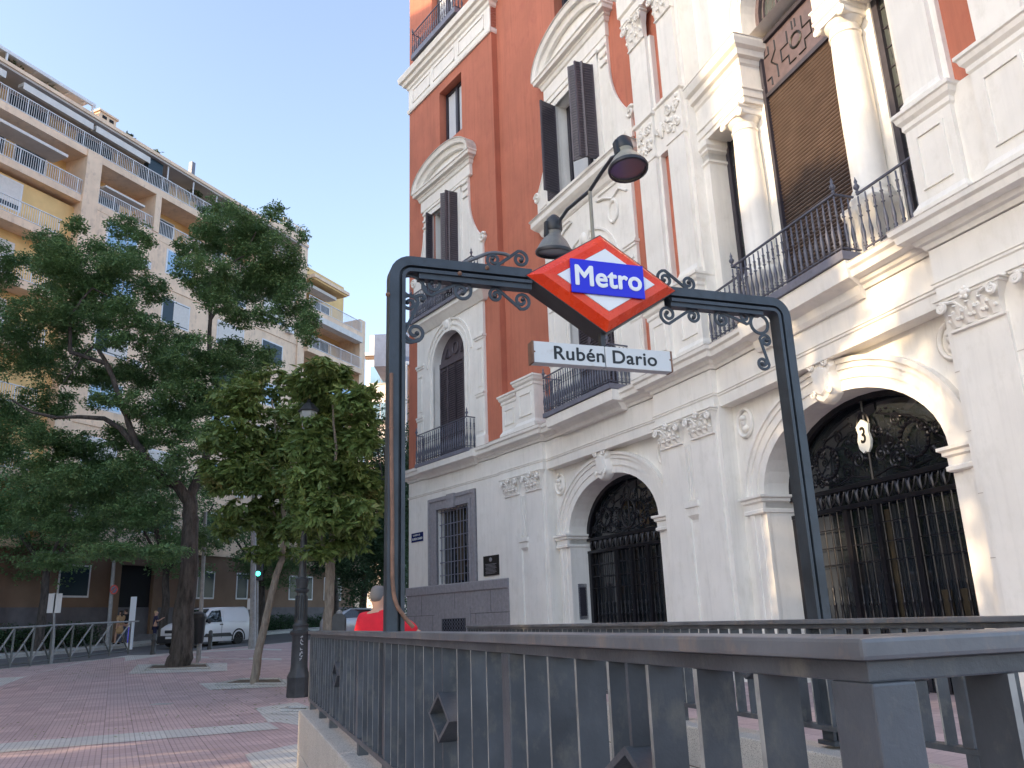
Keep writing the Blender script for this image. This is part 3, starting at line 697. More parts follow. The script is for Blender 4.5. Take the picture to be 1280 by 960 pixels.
for a,b in ((.3,1.05),(5.29,6.04)):
    m=MB(C.T); m.box(a,b,-.95,-.92,7.4,12.5); w=P('side_window',m,M['lead_glass'])
    m=MB(C.T)
    for q in (a,b-.13): m.box(q,q+.13,-.92,-.84,7.4,12.5)
    for z in np.arange(7.6,12.4,.42): m.box(a,b,-.925,-.9,z,z+.025)
    for k in range(30): m.tube([(a+.15+.5*random.random(),-.915,7.6+k*.16),(a+.15+.5*random.random(),-.915,7.8+k*.16)],.008,4)
    P('window_frame',m,M['window_frame_dark'],w)
m=MB(C.T)
z=7.42
while z<12.6:
    m.loft([[(2.06,-.93,z),(2.06,-.89,z+.008),(2.06,-.868,z+.035),(2.06,-.88,z+.062),(2.06,-.93,z+.075)],[(4.28,-.93,z),(4.28,-.89,z+.008),(4.28,-.868,z+.035),(4.28,-.88,z+.062),(4.28,-.93,z+.075)]]); z+=.083
rs=P('roller_shutter',m,M['roller_shutter'],clean=False)
m=MB(C.T)
for a,b in ((1.98,2.07),(4.27,4.36)): m.box(a,b,-.95,-.8,7.4,14.2)
m.box(2.0,4.34,-.95,-.82,12.6,12.7); m.box(2.0,4.34,-.95,-.8,13.95,14.06)
P('shutter_frame',m,M['window_frame_dark'],rs)
m=MB(C.T); m.box(2.07,4.27,-.93,-.88,12.7,13.95); cp=P('carved_panel',m,M['carved_wood'])
m=MB(C.T); pat=[[(.0,-.42),(.22,-.42),(.22,-.2),(.45,-.2),(.45,.1),(.2,.1),(.2,.4)],[(.0,.5),(.0,.3)],[(.62,-.45),(.62,-.15),(.8,.05),(.62,.25),(.62,.5)],[(.85,-.5),(.85,-.3),(1.0,-.3)],[(.85,.5),(.85,.3),(1.0,.3)]]
for s_ in (-1,1):
    for pth in pat: m.tube([(3.17+s_*(x+.05),-.875,13.32+z_) for x,z_ in pth],.022,4)
m.tube([(3.17+.17*math.cos(a*PI/8),-.875,13.32+.17*math.sin(a*PI/8)) for a in range(17)],.03,5)
P('panel_carving',m,M['black_paint'],cp)
m=MB(C.T); pts=[(3.17-1.2,14.06)]+[(3.17-1.2*math.cos(PI*i/20),14.7+1.2*math.sin(PI*i/20)) for i in range(21)]+[(3.17+1.2,14.06)]; m.prism(pts,-1.0,-.97); tg=P('fanlight',m,M['lead_glass'])
m=MB(C.T); m.aring(3.17,14.06,14.7,1.08,1.08,.12,-.97,-.88); m.aring(3.17,14.06,14.7,.95,.95,.04,-.97,-.92)
for x in (-.5,0,.5): m.box(3.17+x-.02,3.17+x+.02,-.97,-.93,14.06,15.6)
for k in range(30): a=random.uniform(0,PI); q=random.uniform(.1,.95); m.tube([(3.17+q*math.cos(a),-.965,14.5+q*math.sin(a)),(3.17+q*math.cos(a+.3),-.965,14.5+q*.9*math.sin(a+.3))],.008,4)
P('fanlight_frame',m,M['carved_wood'],tg)
# ---------------------------------------------------------------- ground, road, plaza
def granite(name,base,speck=.5,sc=140):
    t=NT(name); p=t.pos(); a=t.noise(p,sc,3,.7); b=t.noise(p,2.5,5)
    c=t.ramp(a,[(.36,tuple(x*.35 for x in base)),(.47,base),(.62,tuple(min(1,x*1.25) for x in base))])
    c=t.mix(t.ramp(b,[(.45,0.),(.8,.5)]),c,tuple(x*.6 for x in base)); t.col(c); t.rough(.75); t.bump(a,.15,.003); M[name]=t.m
granite('plinth_granite',(.46,.43,.39)); granite('kerb_granite',(.4,.4,.38),sc=60)
def paving(name,base,var=.18,joint=.45):
    t=NT(name); p=t.pos(rz=R_(-25.5)); sp=t.n('ShaderNodeSeparateXYZ'); t.l(p,sp.inputs[0]); X,Y=sp.outputs[0],sp.outputs[1]
    def line(v,step,w):
        f=t.math('FRACT',t.math('DIVIDE',v,step)); d=t.math('ABSOLUTE',t.math('SUBTRACT',f,.5)); return t.math('GREATER_THAN',d,.5-w/2)
    j=t.math('MAXIMUM',line(X,.4,.03),line(Y,.4,.03)); g=t.math('MAXIMUM',line(X,.0666,.2),t.math('MULTIPLY',line(Y,.2,.06),.6))
    cb=t.n('ShaderNodeCombineXYZ'); t.l(t.math('FLOOR',t.math('DIVIDE',X,.4)),cb.inputs[0]); t.l(t.math('FLOOR',t.math('DIVIDE',Y,.4)),cb.inputs[1])
    wn_=t.n('ShaderNodeTexWhiteNoise'); wn_.noise_dimensions='2D'; t.l(cb.outputs[0],wn_.inputs['Vector'])
    lo=tuple(x*(1-var) for x in base); hi=tuple(x*(1+var*.6) for x in base)
    c=t.ramp(wn_.outputs[0],[(0,lo),(1,hi)])
    big=t.noise(t.pos(),.35,6,.65); c=t.mix(t.ramp(big,[(.45,0.),(.72,.6)]),c,tuple(x*.6+.12 for x in base))
    st=t.noise(t.pos(),2.2,8,.7); c=t.mix(t.ramp(st,[(.55,0.),(.75,.5)]),c,tuple(x*.55 for x in base))
    c=t.mix(t.math('MULTIPLY',g,.6),c,tuple(x*.5 for x in base)); c=t.mix(t.math('MULTIPLY',j,joint),c,tuple(x*.25 for x in base))
    t.col(c); t.rough(.8); t.bump(t.math('SUBTRACT',1.0,t.math('MAXIMUM',j,g)),.35,.006); M[name]=t.m
paving('red_paving',(.5,.375,.37)); paving('grey_paving',(.56,.56,.53),.12,.35)
t=NT('asphalt'); p=t.pos(); a=t.noise(p,90,3,.7); b=t.noise(p,.5,5)
t.col(t.mix(t.ramp(b,[(.4,0.),(.7,.6)]),t.ramp(a,[(.3,(.06,.062,.066)),(.7,(.12,.12,.125))]),(.15,.15,.155))); t.rough(.85); t.bump(a,.2,.005); M['asphalt']=t.m
surf('soil',(.12,.095,.07),.95,.3,6,bump=.5,bs=40)
ROT=24.0; _r=ray(165,780); PB=(_r[0]/_r[1]*48,48.0)          # front line of the apartment block
DB=(math.sin(R_(ROT)),math.cos(R_(ROT))); NBd=(DB[1],-DB[0])  # along it, and out of it
def bp(u,n,z): return (PB[0]+DB[0]*u+NBd[0]*n,PB[1]+DB[1]*u+NBd[1]*n,z)
def line_x(n,y): # x of the line at distance n in front of the block
    x0,y0,_=bp(0,n,0); return x0+(y-y0)*DB[0]/DB[1]
KERB=12.7; YS=[-60,0,17,20,25,30,36,41,48,60,90,160]
def gzr(y): return gz(0,y)
# whole ground as asphalt, one kerb lower than the pavements
vs=[];fs=[]
ys=[-400]+YS+[400]
for y in ys: vs+=[(-400,y,gzr(y)-.13),(400,y,gzr(y)-.13)]
for i in range(len(ys)-1): fs.append((2*i,2*i+1,2*i+3,2*i+2))
RL=(-2.0,8.3); RD=(math.sin(R_(161)),math.cos(R_(161))); RW=(math.sin(R_(71)),math.cos(R_(71)))
def rp(u,w,z): return (RL[0]+RD[0]*u+RW[0]*w,RL[1]+RD[1]*u+RW[1]*w,z)
HOLE=[rp(.55,.12,0),rp(.55,2.5,0),rp(7.35,2.5,0),rp(7.35,.12,0)]
def strip_hole(x0,x1,ya,yb,dz):
    "one band of ground with the stairwell cut out of it"
    Z=lambda y:gzr(y)+dz
    O=[(x0,yb),(x1,yb),(x1,ya),(x0,ya)]
    v=[(x,y,Z(y)) for x,y in O]+[(h[0],h[1],Z(h[1])) for h in HOLE]
    return v,[(0,1,5,4),(1,2,6,5),(2,3,7,6),(3,0,4,7)]
g=MB(); 
for i in range(len(ys)-1):
    if ys[i]==0:
        v,f=strip_hole(-400,400,0,17,-.13); g.add(v,f)
    else: g.quad((-400,ys[i],gzr(ys[i])-.13),(400,ys[i],gzr(ys[i])-.13),(400,ys[i+1],gzr(ys[i+1])-.13),(-400,ys[i+1],gzr(ys[i+1])-.13))
struct(g.build('ground',M['asphalt']))
g=MB(); k=MB()
for i in range(len(YS)-1):
    a,b=YS[i],YS[i+1]; xa,xb=line_x(KERB,a),line_x(KERB,b)
    if a==0:
        Z=gzr; O=[(xb,b),(60,b),(60,a),(xa,a)]
        g.add([(x,y,Z(y)) for x,y in O]+[(h[0],h[1],Z(h[1])) for h in HOLE],[(0,1,5,4),(1,2,6,5),(2,3,7,6),(3,0,4,7)])
    else: g.quad((xa,a,gzr(a)),(60,a,gzr(a)),(60,b,gzr(b)),(xb,b,gzr(b)))
    ka,kb=line_x(KERB-.001,a),line_x(KERB-.001,b); w=.2
    k.loft([[(ka-w,a,gzr(a)-.2),(ka-w,a,gzr(a)+.004),(ka,a,gzr(a)+.012),(ka+.0,a,gzr(a)-.2)],[(kb-w,b,gzr(b)-.2),(kb-w,b,gzr(b)+.004),(kb,b,gzr(b)+.012),(kb,b,gzr(b)-.2)]])
struct(g.build('plaza_paving',M['red_paving'],clean=False)); struct(k.build('kerb',M['kerb_granite']))
g=MB(); k=MB()
for i in range(len(YS)-1):
    a,b=YS[i],YS[i+1]; xa,xb=line_x(3.4,a),line_x(3.4,b)
    g.quad((xa-30,a,gzr(a)),(xa,a,gzr(a)),(xb,b,gzr(b)),(xb-30,b,gzr(b)))
    k.loft([[(xa,a,gzr(a)-.2),(xa,a,gzr(a)+.01),(xa+.18,a,gzr(a)+.004),(xa+.18,a,gzr(a)-.2)],[(xb,b,gzr(b)-.2),(xb,b,gzr(b)+.01),(xb+.18,b,gzr(b)+.004),(xb+.18,b,gzr(b)-.2)]])
struct(g.build('pavement',M['grey_paving'],clean=False)); struct(k.build('kerb',M['kerb_granite']))
def sheet(name,pxs,dz,mat):
    P_=[gpt(x,y) for x,y in pxs]; return struct(MB().add([(x,y,z+dz) for x,y,z in P_],[tuple(range(len(P_)))]).build(name,mat,clean=False))
sheet('paving_band',[(-30,933),(30,927.5),(335,903.6),(349,911.6),(30,938.5),(-30,944)],.006,M['grey_paving'])
sheet('paving_patch',[(319,885.5),(371,878),(440,905),(440,917),(348,903),(336,903.5)],.004,M['grey_paving'])
sheet('paving_patch',[(306,944),(400,925),(420,975),(325,975)],.008,M['grey_paving'])
for c in (([(-40,850),(30,846),(100,828),(160,819.5),(215,818),(160,826),(60,848),(-40,872)],M['grey_paving']),
          ([(240,820.5),(352,823.2),(352,825.6),(240,822.6)],M['grey_paving']),([(240,815.0),(310,810.5),(352,811.6),(352,813.4),(310,812.2),(240,816.6)],M['grey_paving'])):
    sheet('paving_band',c[0],.006,c[1])
def pit(pts,inner):
    sheet('tree_pit_border',pts,.01,M['grey_paving'])
    P_=[gpt(x,y) for x,y in inner]; struct(MB().add([(x,y,z+.016) for x,y,z in P_],[(0,1,2,3)]).build('soil_patch',M['soil'],clean=False))
    e=MB(); 
    for i in range(4):
        a,b=P_[i],P_[(i+1)%4]; e.tube([(a[0],a[1],a[2]+.02),(b[0],b[1],b[2]+.02)],.035,4)
    struct(e.build('pit_edging',M['kerb_granite']))
pit([(160,843),(172,831),(284,829),(284,839)],[(182,838),(190,832.5),(258,831),(262,836)])
pit([(249,855),(365,849),(375,858),(262,863)],[(270,857),(300,850.5),(350,850),(356,856)])
pit([(330,893),(352,884),(392,884),(392,895)],[(352,890),(360,886.5),(385,886.5),(385,891)])
b_=gpt(203,880); m=MB(); m.box(b_[0]-.2,b_[0]+.2,b_[1]-.15,b_[1]+.15,b_[2]-.05,b_[2]+.006); struct(m.build('drain_cover',M['kerb_granite']))
def fallen(name,label,pts,n,seed,mat):
    g=random.Random(seed); m=MB()
    for i in range(n):
        c=g.choice(pts); r=c[2]*g.random()**.6; a=g.uniform(0,2*PI); x=c[0]+r*math.cos(a); y=c[1]+r*math.sin(a); z=gz(0,y)+.02+g.random()*.01; t=g.uniform(0,2*PI); l=g.uniform(.03,.065); w=l*.5
        dx,dy=math.cos(t),math.sin(t); m.add([(x,y,z),(x+dx*l*.5-dy*w*.5,y+dy*l*.5+dx*w*.5,z+.01),(x+dx*l,y+dy*l,z+.004),(x+dx*l*.5+dy*w*.5,y+dy*l*.5-dx*w*.5,z+.008)],[(0,1,2,3)])
    return tag(m.build(name,mat,clean=False),label,'leaves',kind='stuff')
# ---------------------------------------------------------------- metro stairs
def T_r(u,w,z): return rp(u,w,z)
surf('rail_iron',(.07,.078,.09),.4,.4,5,bump=.25,bs=90,dark=(.15,.145,.13),streak=.4)
surf('handrail_iron',(.13,.137,.15),.36,.35,4,bump=.15,bs=60,dark=(.27,.2,.15))
surf('frame_iron',(.04,.05,.062),.4,.3,5,bump=.15,bs=80,dark=(.02,.022,.026))
surf('edge_highlight',(.26,.26,.25),.45,.5,8,bump=.1,dark=(.1,.1,.1)); surf('rust',(.22,.12,.08),.8,.3,12,dark=(.1,.06,.04))
surf('yellow_strip',(.62,.5,.08),.6,.15,20)
def blocks(name,w0,w1,u0,u1,z0,z1,label,cat,step=1.0,off=.0):
    root=thing(name,label,cat,rp((u0+u1)/2,(w0+w1)/2,0))
    u=u0; k=0
    edges=[u0]+[x for x in np.arange(u0+off,u1,step) if u0+.1<x<u1-.1]+[u1]
    for (za,zb) in ((z0,.0),(.0,.42),(.42,z1)) if z0<0 else ((z0,.42),(.42,z1)):
        sh=.0 if k%2==0 else step*.45
        ee=[u0]+[x+sh for x in edges[1:-1] if x+sh<u1-.1]+[u1]
        for a,b in zip(ee,ee[1:]):
            m=MB(T_r); m.box(a+.003,b-.003,w0,w1,za+.003,zb-.003 if zb<z1 else zb); m.build('stone_block',M['plinth_granite'],root,bevel=.012)
        k+=1
    m=MB(T_r); m.box(u0+.01,u1-.01,w0+.01,w1-.01,z0+.01,z1-.01); m.build('mortar_core',M['soil'],root)
    return root
blocks('stone_plinth',-.13,.12,.1,7.75,-.3,.76,'pale granite parapet wall under the near metro railing','plinth',1.95,1.0)
blocks('stone_plinth',2.5,2.78,-3.9,7.75,-2.6,.70,'granite parapet wall under the far metro railing, beside the palace doors','plinth',1.3,.6)
r_=thing('stone_plinth','short granite parapet wall closing the near end of the metro stairwell','plinth',rp(7.55,1.3,0))
for a,b in ((.13,1.3),(1.31,2.49)):
    for za,zb in ((-2.6,.2),(.21,.72)):
        m=MB(T_r); m.box(7.37,7.74,a,b,za,zb); m.build('stone_block',M['plinth_granite'],r_,bevel=.012)
st=thing('metro_stairs','grey granite steps leading down between the metro railings, yellow edge at the top','stairs',rp(3,1.3,-1))
m=MB(T_r)
for i in range(16): m.box(.56+.3*i,7.37,.125,2.495,-.165*(i+2),-.165*(i+1)+.0)
m.build('steps',M['kerb_granite'],st)
m=MB(T_r); m.quad((.0,.14,.079),(.0,2.48,.079),(.5,2.48,.079),(.5,.14,.079)); m.v=[(x,y,gzr(y)+.008) for x,y,z in m.v]; m.build('yellow_strip',M['yellow_strip'],st)
m=MB(T_r); m.box(.5,7.4,.119,.124,-2.7,.0); m.build('side_wall',M['plinth_granite'],st)
# railings -------------------------------------------------------
def fin_mesh(name,h,mat):
    m=MB(); m.box(-.006,.006,-.036,.036,0,h); me=m.build(name,mat,None,mats=[M['edge_highlight']],clean=False,mi=[0,0,1,0,1,0]); d=me.data; bpy.data.objects.remove(me); return d  # thin edge faces get a lighter tone as a painted highlight
ZB,ZT=.855,1.408
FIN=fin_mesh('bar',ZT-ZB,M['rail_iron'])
def rail_run(root,org,dirang,L,step,skip,diamonds,posts,feet,zoff=0,start=.15,rails=True):
    "fins stand across the run; org is (u,w) and dirang 0 for along u, 1 for along w"
    T=(lambda s,t,z: rp(org[0]+s,org[1]+t,z+zoff)) if dirang==0 else (lambda s,t,z: rp(org[0]+t,org[1]+s,z+zoff))
    off=WO[root.name]
    if rails:
        m=MB(T); m.box(-.05,L+.05,-.055,.055,1.436,1.464); m.build('handrail',M['handrail_iron'],root,bevel=.006)
        m=MB(T); m.box(-.03,L+.03,-.032,.032,1.408,1.4355); m.build('upper_rail',M['rail_iron'],root,bevel=.003)
        m=MB(T); m.box(-.03,L+.03,-.034,.034,.825,.855); m.build('lower_rail',M['rail_iron'],root,bevel=.003)
    s=start; proto=None
    while s<L-.05:
        near=[d for d in diamonds if abs(d-s)<.05]
        if not any(abs(p-s)<.09 for p in posts) and not near:
            x,y,z=T(s,0,ZB)
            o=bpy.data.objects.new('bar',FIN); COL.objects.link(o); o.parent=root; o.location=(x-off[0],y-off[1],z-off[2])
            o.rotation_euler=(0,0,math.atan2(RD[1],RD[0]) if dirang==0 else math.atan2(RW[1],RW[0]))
        s+=step
    for d in diamonds:
        m=MB(T); c=1.165
        o_=[(d,c-.088),(d+.165,c),(d,c+.088),(d-.165,c)]; i_=[(d,c-.07),(d+.135,c),(d,c+.072),(d-.135,c)]
        m.loft([[(a[0],-.052,a[1]) for a in o_],[(a[0],.04,a[1]) for a in o_],[(a[0],.04,a[1]) for a in i_],[(a[0],-.052,a[1]) for a in i_],[(a[0],-.052,a[1]) for a in o_]],caps=False)
        m.box(d-.006,d+.006,-.036,.036,.855,c-.086); m.box(d-.006,d+.006,-.036,.036,c+.086,1.408)
        m.build('diamond_bar',M['rail_iron'],root)
    for p_ in posts:
        m=MB(T); m.box(p_-.035,p_+.035,-.04,.04,.855,1.408); m.build('post',M['rail_iron'],root,bevel=.004)
    for f in feet:
        m=MB(T); m.box(f-.035,f+.035,-.03,.03,.70,.825); m.build('foot',M['rail_iron'],root)
nr=thing('metro_railing','dark blue-grey iron railing in the foreground, with flat bars and small diamonds','railing',rp(4,0,.76))
def mitred(name,h,z0,z1,mat,bv):
    m=MB(lambda a,b,c:rp(a,b,c)); R=[]
    for (u,w,k) in ((-.05,0,0),(7.56,0,1),(7.56,2.62,2)):
        o=[(0,h),(h,h) ,(h,0)][k]; 
        a=(u-(h if k else 0),w+h) if k<2 else (u-h,w); b_=(u+(h if k else 0),w-h) if k<2 else (u+h,w)
        R.append([(a[0],a[1],z0),(b_[0],b_[1],z0),(b_[0],b_[1],z1),(a[0],a[1],z1)])
    m.loft(R); m.build(name,mat,nr,bevel=bv)
mitred('handrail',.055,1.436,1.464,M['handrail_iron'],.006); mitred('upper_rail',.032,1.408,1.4355,M['rail_iron'],.003); mitred('lower_rail',.034,.825,.855,M['rail_iron'],.003)
rail_run(nr,(0,0),0,7.50,.18,[],[2.13,5.33,6.9],[.04,3.18,6.11],[.1,.95,1.7,3.18,4.6,6.2,7.4],start=.15,rails=False)
rail_run(nr,(7.56,.0),1,2.6,.18,[],[.62,1.7],[.0,1.3,2.5],[.3,1.3,2.4],start=.2,rails=False)
fr=thing('metro_railing','further iron railing on the far side of the stairwell, in front of the palace doors','railing',rp(0,2.64,.7))
rail_run(fr,(-3.86,2.64),0,11.3,.14,[],[1.1,4.3,5.62,7.2,8.6],[.04,2.1,3.6,6.2,9.0],[.1,1.2,2.4,3.6,5,6.2,7.5,9.0,10.4],-.02,start=.18)
# ---------------------------------------------------------------- metro arch frame
FU=4.05
def T_f(x,n,z): return rp(FU+n,x,z)         # n positive towards the camera end
ft=thing('metro_portal','dark iron portal frame with curled brackets spanning the metro stairs','portal frame',rp(FU,1.3,.76))
def member(path,w=.095,dpt=.1):
    "channel section along a path in the frame plane (x,z)"
    pts=[Vector((p[0],0,p[1])) for p in path]; rings=[]; h=w/2
    prof=[(-h,-dpt/2),(-h,dpt/2),(-h*.55,dpt/2),(-h*.55,dpt*.12),(-h*.2,dpt*.12),(-h*.2,dpt/2),(h,dpt/2),(h,-dpt/2)]
    for i,p in enumerate(pts):
        a=(pts[i]-pts[i-1]).normalized() if i>0 else None; b=(pts[i+1]-pts[i]).normalized() if i<len(pts)-1 else None
        t=(a+b).normalized() if a and b else (a or b); nx=Vector((-t.z,0,t.x)); k=1/max(.5,nx.dot(Vector((-(a or b).z,0,(a or b).x))))
        rings.append([(p.x+nx.x*s*k,n,p.z+nx.z*s*k) for s,n in prof])
    return rings
def bendpath(x0,x1,zt,r=.085):
    L=[(x0,.745),(x0,1.5),(x0,2.6),(x0,zt-r)]+[(x0+r-r*math.cos(a*PI/12),zt-r+r*math.sin(a*PI/12)) for a in range(1,6)]+[(x0+r,zt)]
    return L
XR=2.70; ZBM=3.545
m=MB(T_f); m.loft(member([( x,z) for x,z in bendpath(.02,XR,ZBM)]+[(.5,ZBM),(.86,ZBM)])); m.build('post',M['frame_iron'],ft)
m=MB(T_f); m.loft(member([(1.83,ZBM-.02),(2.2,ZBM-.02),(XR-.085,ZBM-.02)]+[(XR-.085+.085*math.sin(a*PI/12),ZBM-.105+.085*math.cos(a*PI/12)) for a in range(1,6)]+[(XR,ZBM-.105),(XR,2.5),(XR,.72)],.1,.1)); m.build('post',M['frame_iron'],ft)
m=MB(T_f)
m.box(.15,.86,-.03,.035,ZBM-.082,ZBM-.045); m.build('beam_flange',M['frame_iron'],ft); m=MB(T_f); m.box(1.83,XR-.16,-.03,.035,ZBM-.1,ZBM-.065); m.build('beam_flange',M['frame_iron'],ft)
for x in (.02,XR):
    m=MB(T_f); m.box(x-.07,x+.07,-.075,.075,.72 if x>1 else .76,.745 if x>1 else .785); m.build('base_plate',M['frame_iron'],ft)
def fspiral(cx,cz,r,s,turns,a0,rend=.15,N=26): return [(cx+s*r*(1-(1-rend)*i/N)*math.cos(a0+2*PI*turns*i/N),0,cz+r*(1-(1-rend)*i/N)*math.sin(a0+2*PI*turns*i/N)) for i in range(N+1)]
def fpx(px,py):
    # point of the frame plane seen at a place in the photo
    r=ray(px,py); O=rp(FU,0,0); n=RD; k=(n[0]*O[0]+n[1]*O[1])/(n[0]*r[0]+n[1]*r[1]); x,y=k*r[0],k*r[1]
    return ((x-O[0])*RW[0]+(y-O[1])*RW[1],EYE+k*r[2])
def smoothcurve(pts,n=8):
    "smooth curve through points"
    out=[]; P_=[pts[0]]+pts+[pts[-1]]
    for i in range(1,len(P_)-2):
        for k in range(n):
            t=k/n; q=[.5*((2*P_[i][j])+(-P_[i-1][j]+P_[i+1][j])*t+(2*P_[i-1][j]-5*P_[i][j]+4*P_[i+1][j]-P_[i+2][j])*t*t+(-P_[i-1][j]+3*P_[i][j]-3*P_[i+1][j]+P_[i+2][j])*t**3) for j in range(2)]
            out.append(tuple(q))
    return out+[tuple(pts[-1])]
def scroll(c1,r1,s1,c2,r2,s2,mid=None,rr=.0072,flatn=1.6,t1=1.4,t2=1.4,n=.0):
    "S or C scroll: a spiral round c1, a sweep, and a spiral round c2 (photo places, radii in metres)"
    a=fpx(*c1); b=fpx(*c2)
    ang=math.atan2(b[1]-a[1],b[0]-a[0])
    def sp(c,r,s,a0,turns): # outside to inside, starting at angle a0, turning with sign s
        return [(c[0]+r*1.15*(1-.78*i/24)*math.cos(a0+s*2*PI*turns*i/24),c[1]+r*1.15*(1-.78*i/24)*math.sin(a0+s*2*PI*turns*i/24)) for i in range(25)]
    A_=sp(a,r1,s1,ang+s1*PI*.5,t1)[::-1]; B_=sp(b,r2,s2,ang-s2*PI*.5,t2)
    pts=A_+([fpx(*mid)] if mid else [])+B_
    m=MB(T_f); m.tube([(x,n,z) for x,z in pts],rr,6,flat=flatn)
    for e in (pts[0],pts[-1]): m.ball((e[0],n,e[1]),(.015,.018,.015),8,6)
    return m.build('scroll_bracket',M['frame_iron'],ft,smooth=50)
scroll((541,356),.062,-1,(577,364),.058,-1,None)
scroll((511.5,379),.048,1,(518.6,415.5),.055,1,None)
m=MB(T_f); pts=smoothcurve([fpx(502,345),fpx(499,353),fpx(502,361),fpx(508,368),fpx(517,371),fpx(526,369),fpx(531,372),fpx(528,375)]); m.tube([(x,0,z) for x,z in pts],.0068,6,flat=1.6); m.ball((pts[-1][0],0,pts[-1][1]),.016,8,6); 
pts=smoothcurve([fpx(502,345),fpx(512,344),fpx(523,349),fpx(530,358),fpx(532,366)]); m.tube([(x,0,z) for x,z in pts],.0068,6,flat=1.6); m.build('scroll_bracket',M['frame_iron'],ft,smooth=50)
m=MB(T_f); pts=smoothcurve([fpx(513,404),fpx(503,407),fpx(499,414),fpx(503,424),fpx(513,428),fpx(524,424)]); m.tube([(x,0,z) for x,z in pts],.0068,6,flat=1.6); m.build('scroll_bracket',M['frame_iron'],ft,smooth=50)
scroll((620,369),.04,1,(652,376),.05,1,None)
scroll((617,325),.042,-1,(650,324),.048,-1,None)
m=MB(T_f); pts=smoothcurve([fpx(577,330),fpx(596,322),fpx(612,316.5),fpx(628,317),fpx(637,320)]); m.tube([(x,.0,z) for x,z in pts],.012,8); m.build('broken_scroll',M['handrail_iron'],ft,smooth=50)
scroll((831,349),.055,1,(860,354),.045,1,None)
scroll((835,393),.056,-1,(866,395),.045,-1,None)
scroll((902,399),.05,1,(931,396),.046,1,None)
m=MB(T_f); c=fpx(949,405); m.tube([(c[0]+.068*math.cos(a*PI/12),0,c[1]+.068*math.sin(a*PI/12)) for a in range(25)],.0075,6,flat=1.6); m.build('ring_bracket',M['frame_iron'],ft,smooth=50)
scroll((957,426),.04,-1,(954,454),.042,-1,None)
m=MB(T_f); pts=smoothcurve([fpx(487,470),fpx(487,560),fpx(488,640),fpx(488,700),fpx(489,735),fpx(493,755),fpx(502,770),fpx(514,784)]); m.tube([(x,.055,z) for x,z in pts],.011,8); m.build('conduit',M['rust'],ft,smooth=50)
m=MB(T_f)
for (x,z) in (fpx(483,372),fpx(487,537),fpx(572,346),fpx(606,339)): m.ball((x,.05,z),(.014,.02,.014),8,5)
m.build('bolts',M['rust'],ft)
# ---------------------------------------------------------------- metro sign
flat('sign_red',(.72,.035,.012),.22,spec=.6); flat('sign_white',(.82,.83,.82),.25); flat('sign_blue',(.012,.014,.62),.25)
surf('sign_case',(.03,.032,.036),.45,.3,8)
t=NT('sign_red'); p=t.pos(); t.col(t.ramp(t.noise(p,6,5),[(.35,(.74,.04,.008)),(.7,(.9,.07,.012))])); t.rough(t.ramp(t.noise(p,14,6),[(.3,.16),(.7,.4)])); M['sign_red']=t.m
ms=thing('metro_sign','red diamond metro sign with white centre and blue band reading Metro','sign',rp(FU,1.34,3.2))
cx,cz,hw,hh=1.34,3.545,.53,.34
def dia(a,b,n,x0=cx,z0=cz): return [(x0-a,n,z0),(x0,n,z0-b),(x0+a,n,z0),(x0,n,z0+b)]
m=MB(T_f); m.loft([dia(hw,hh,-.11),dia(hw,hh,.055)]); m.build('case',M['sign_case'],ms,bevel=.006)
def face(n0,s):
    m=MB(T_f); m.loft([dia(hw-.012,hh-.008,n0),dia(hw-.10,hh-.065,n0+s*.05),dia(.34,.215,n0+s*.056)],caps=False); m.build('red_face',M['sign_red'],ms)
    m=MB(T_f); m.add(dia(.335,.212,n0+s*.06),[(0,1,2,3)]); m.loft([dia(.34,.215,n0+s*.05),dia(.335,.212,n0+s*.06)],caps=False); m.build('white_diamond',M['sign_white'],ms)
    m=MB(T_f); m.box(cx-.252,cx+.252,min(n0+s*.062,n0+s*.075),max(n0+s*.062,n0+s*.075),cz-.113,cz+.113); m.build('blue_band',M['sign_blue'],ms,bevel=.003)
    TT=(lambda x,y,z:T_f(cx+x,n0+.078+z,cz-.004+y)) if s>0 else (lambda x,y,z:T_f(cx-x,n0-.078-z,cz-.004+y))
    tm=textmb('Metro',.188,TT,.0048,.002,sx=.96,spacing=1.03); tm.build('lettering',M['sign_white'],ms)
face(.055,1); face(-.11,-1)
ns=thing('station_name_sign','long white enamel plate with black letters reading Rubén Dario, under the red diamond','sign',rp(FU,1.33,2.98))
t=NT('enamel_plate'); p=t.pos(); c=t.mix(t.ramp(t.noise(p,9,7,.7),[(.6,0.),(.78,.7)]),(.62,.63,.62),(.38,.3,.22)); t.col(c); t.rough(.35); M['enamel_plate']=t.m
zc0=3.058
for a,b in ((.845,1.327),(1.333,1.80)):
    m=MB(T_f); m.box(a,b,-.035,.035,zc0-.068,zc0+.068); o=m.build('plate',M['enamel_plate'],ns,bevel=.004)
for s in (1,-1):
    TT=(lambda x,y,z:T_f(cx-.005+x,.0365+z,zc0-.002+y)) if s>0 else (lambda x,y,z:T_f(cx-.005-x,-.0365-z,zc0-.002+y))
    textmb('Rubén Dario',.12,TT,.0022,.001,sx=1.09,spacing=1.05).build('lettering',M['black_paint'],ns)
m=MB(T_f); m.box(1.315,1.345,-.02,.02,2.995,3.24); m.build('bracket',M['sign_case'],ns)
m=MB(T_f); 
for x in (.85,1.795): m.box(x-.006,x+.006,-.037,.037,zc0-.069,zc0+.069)
for (x,z) in ((.86,zc0),(1.785,zc0+.01)): m.ball((x,.036,z),(.006,.004,.006),6,4)
m.build('edge_trim',M['rust'],ns)
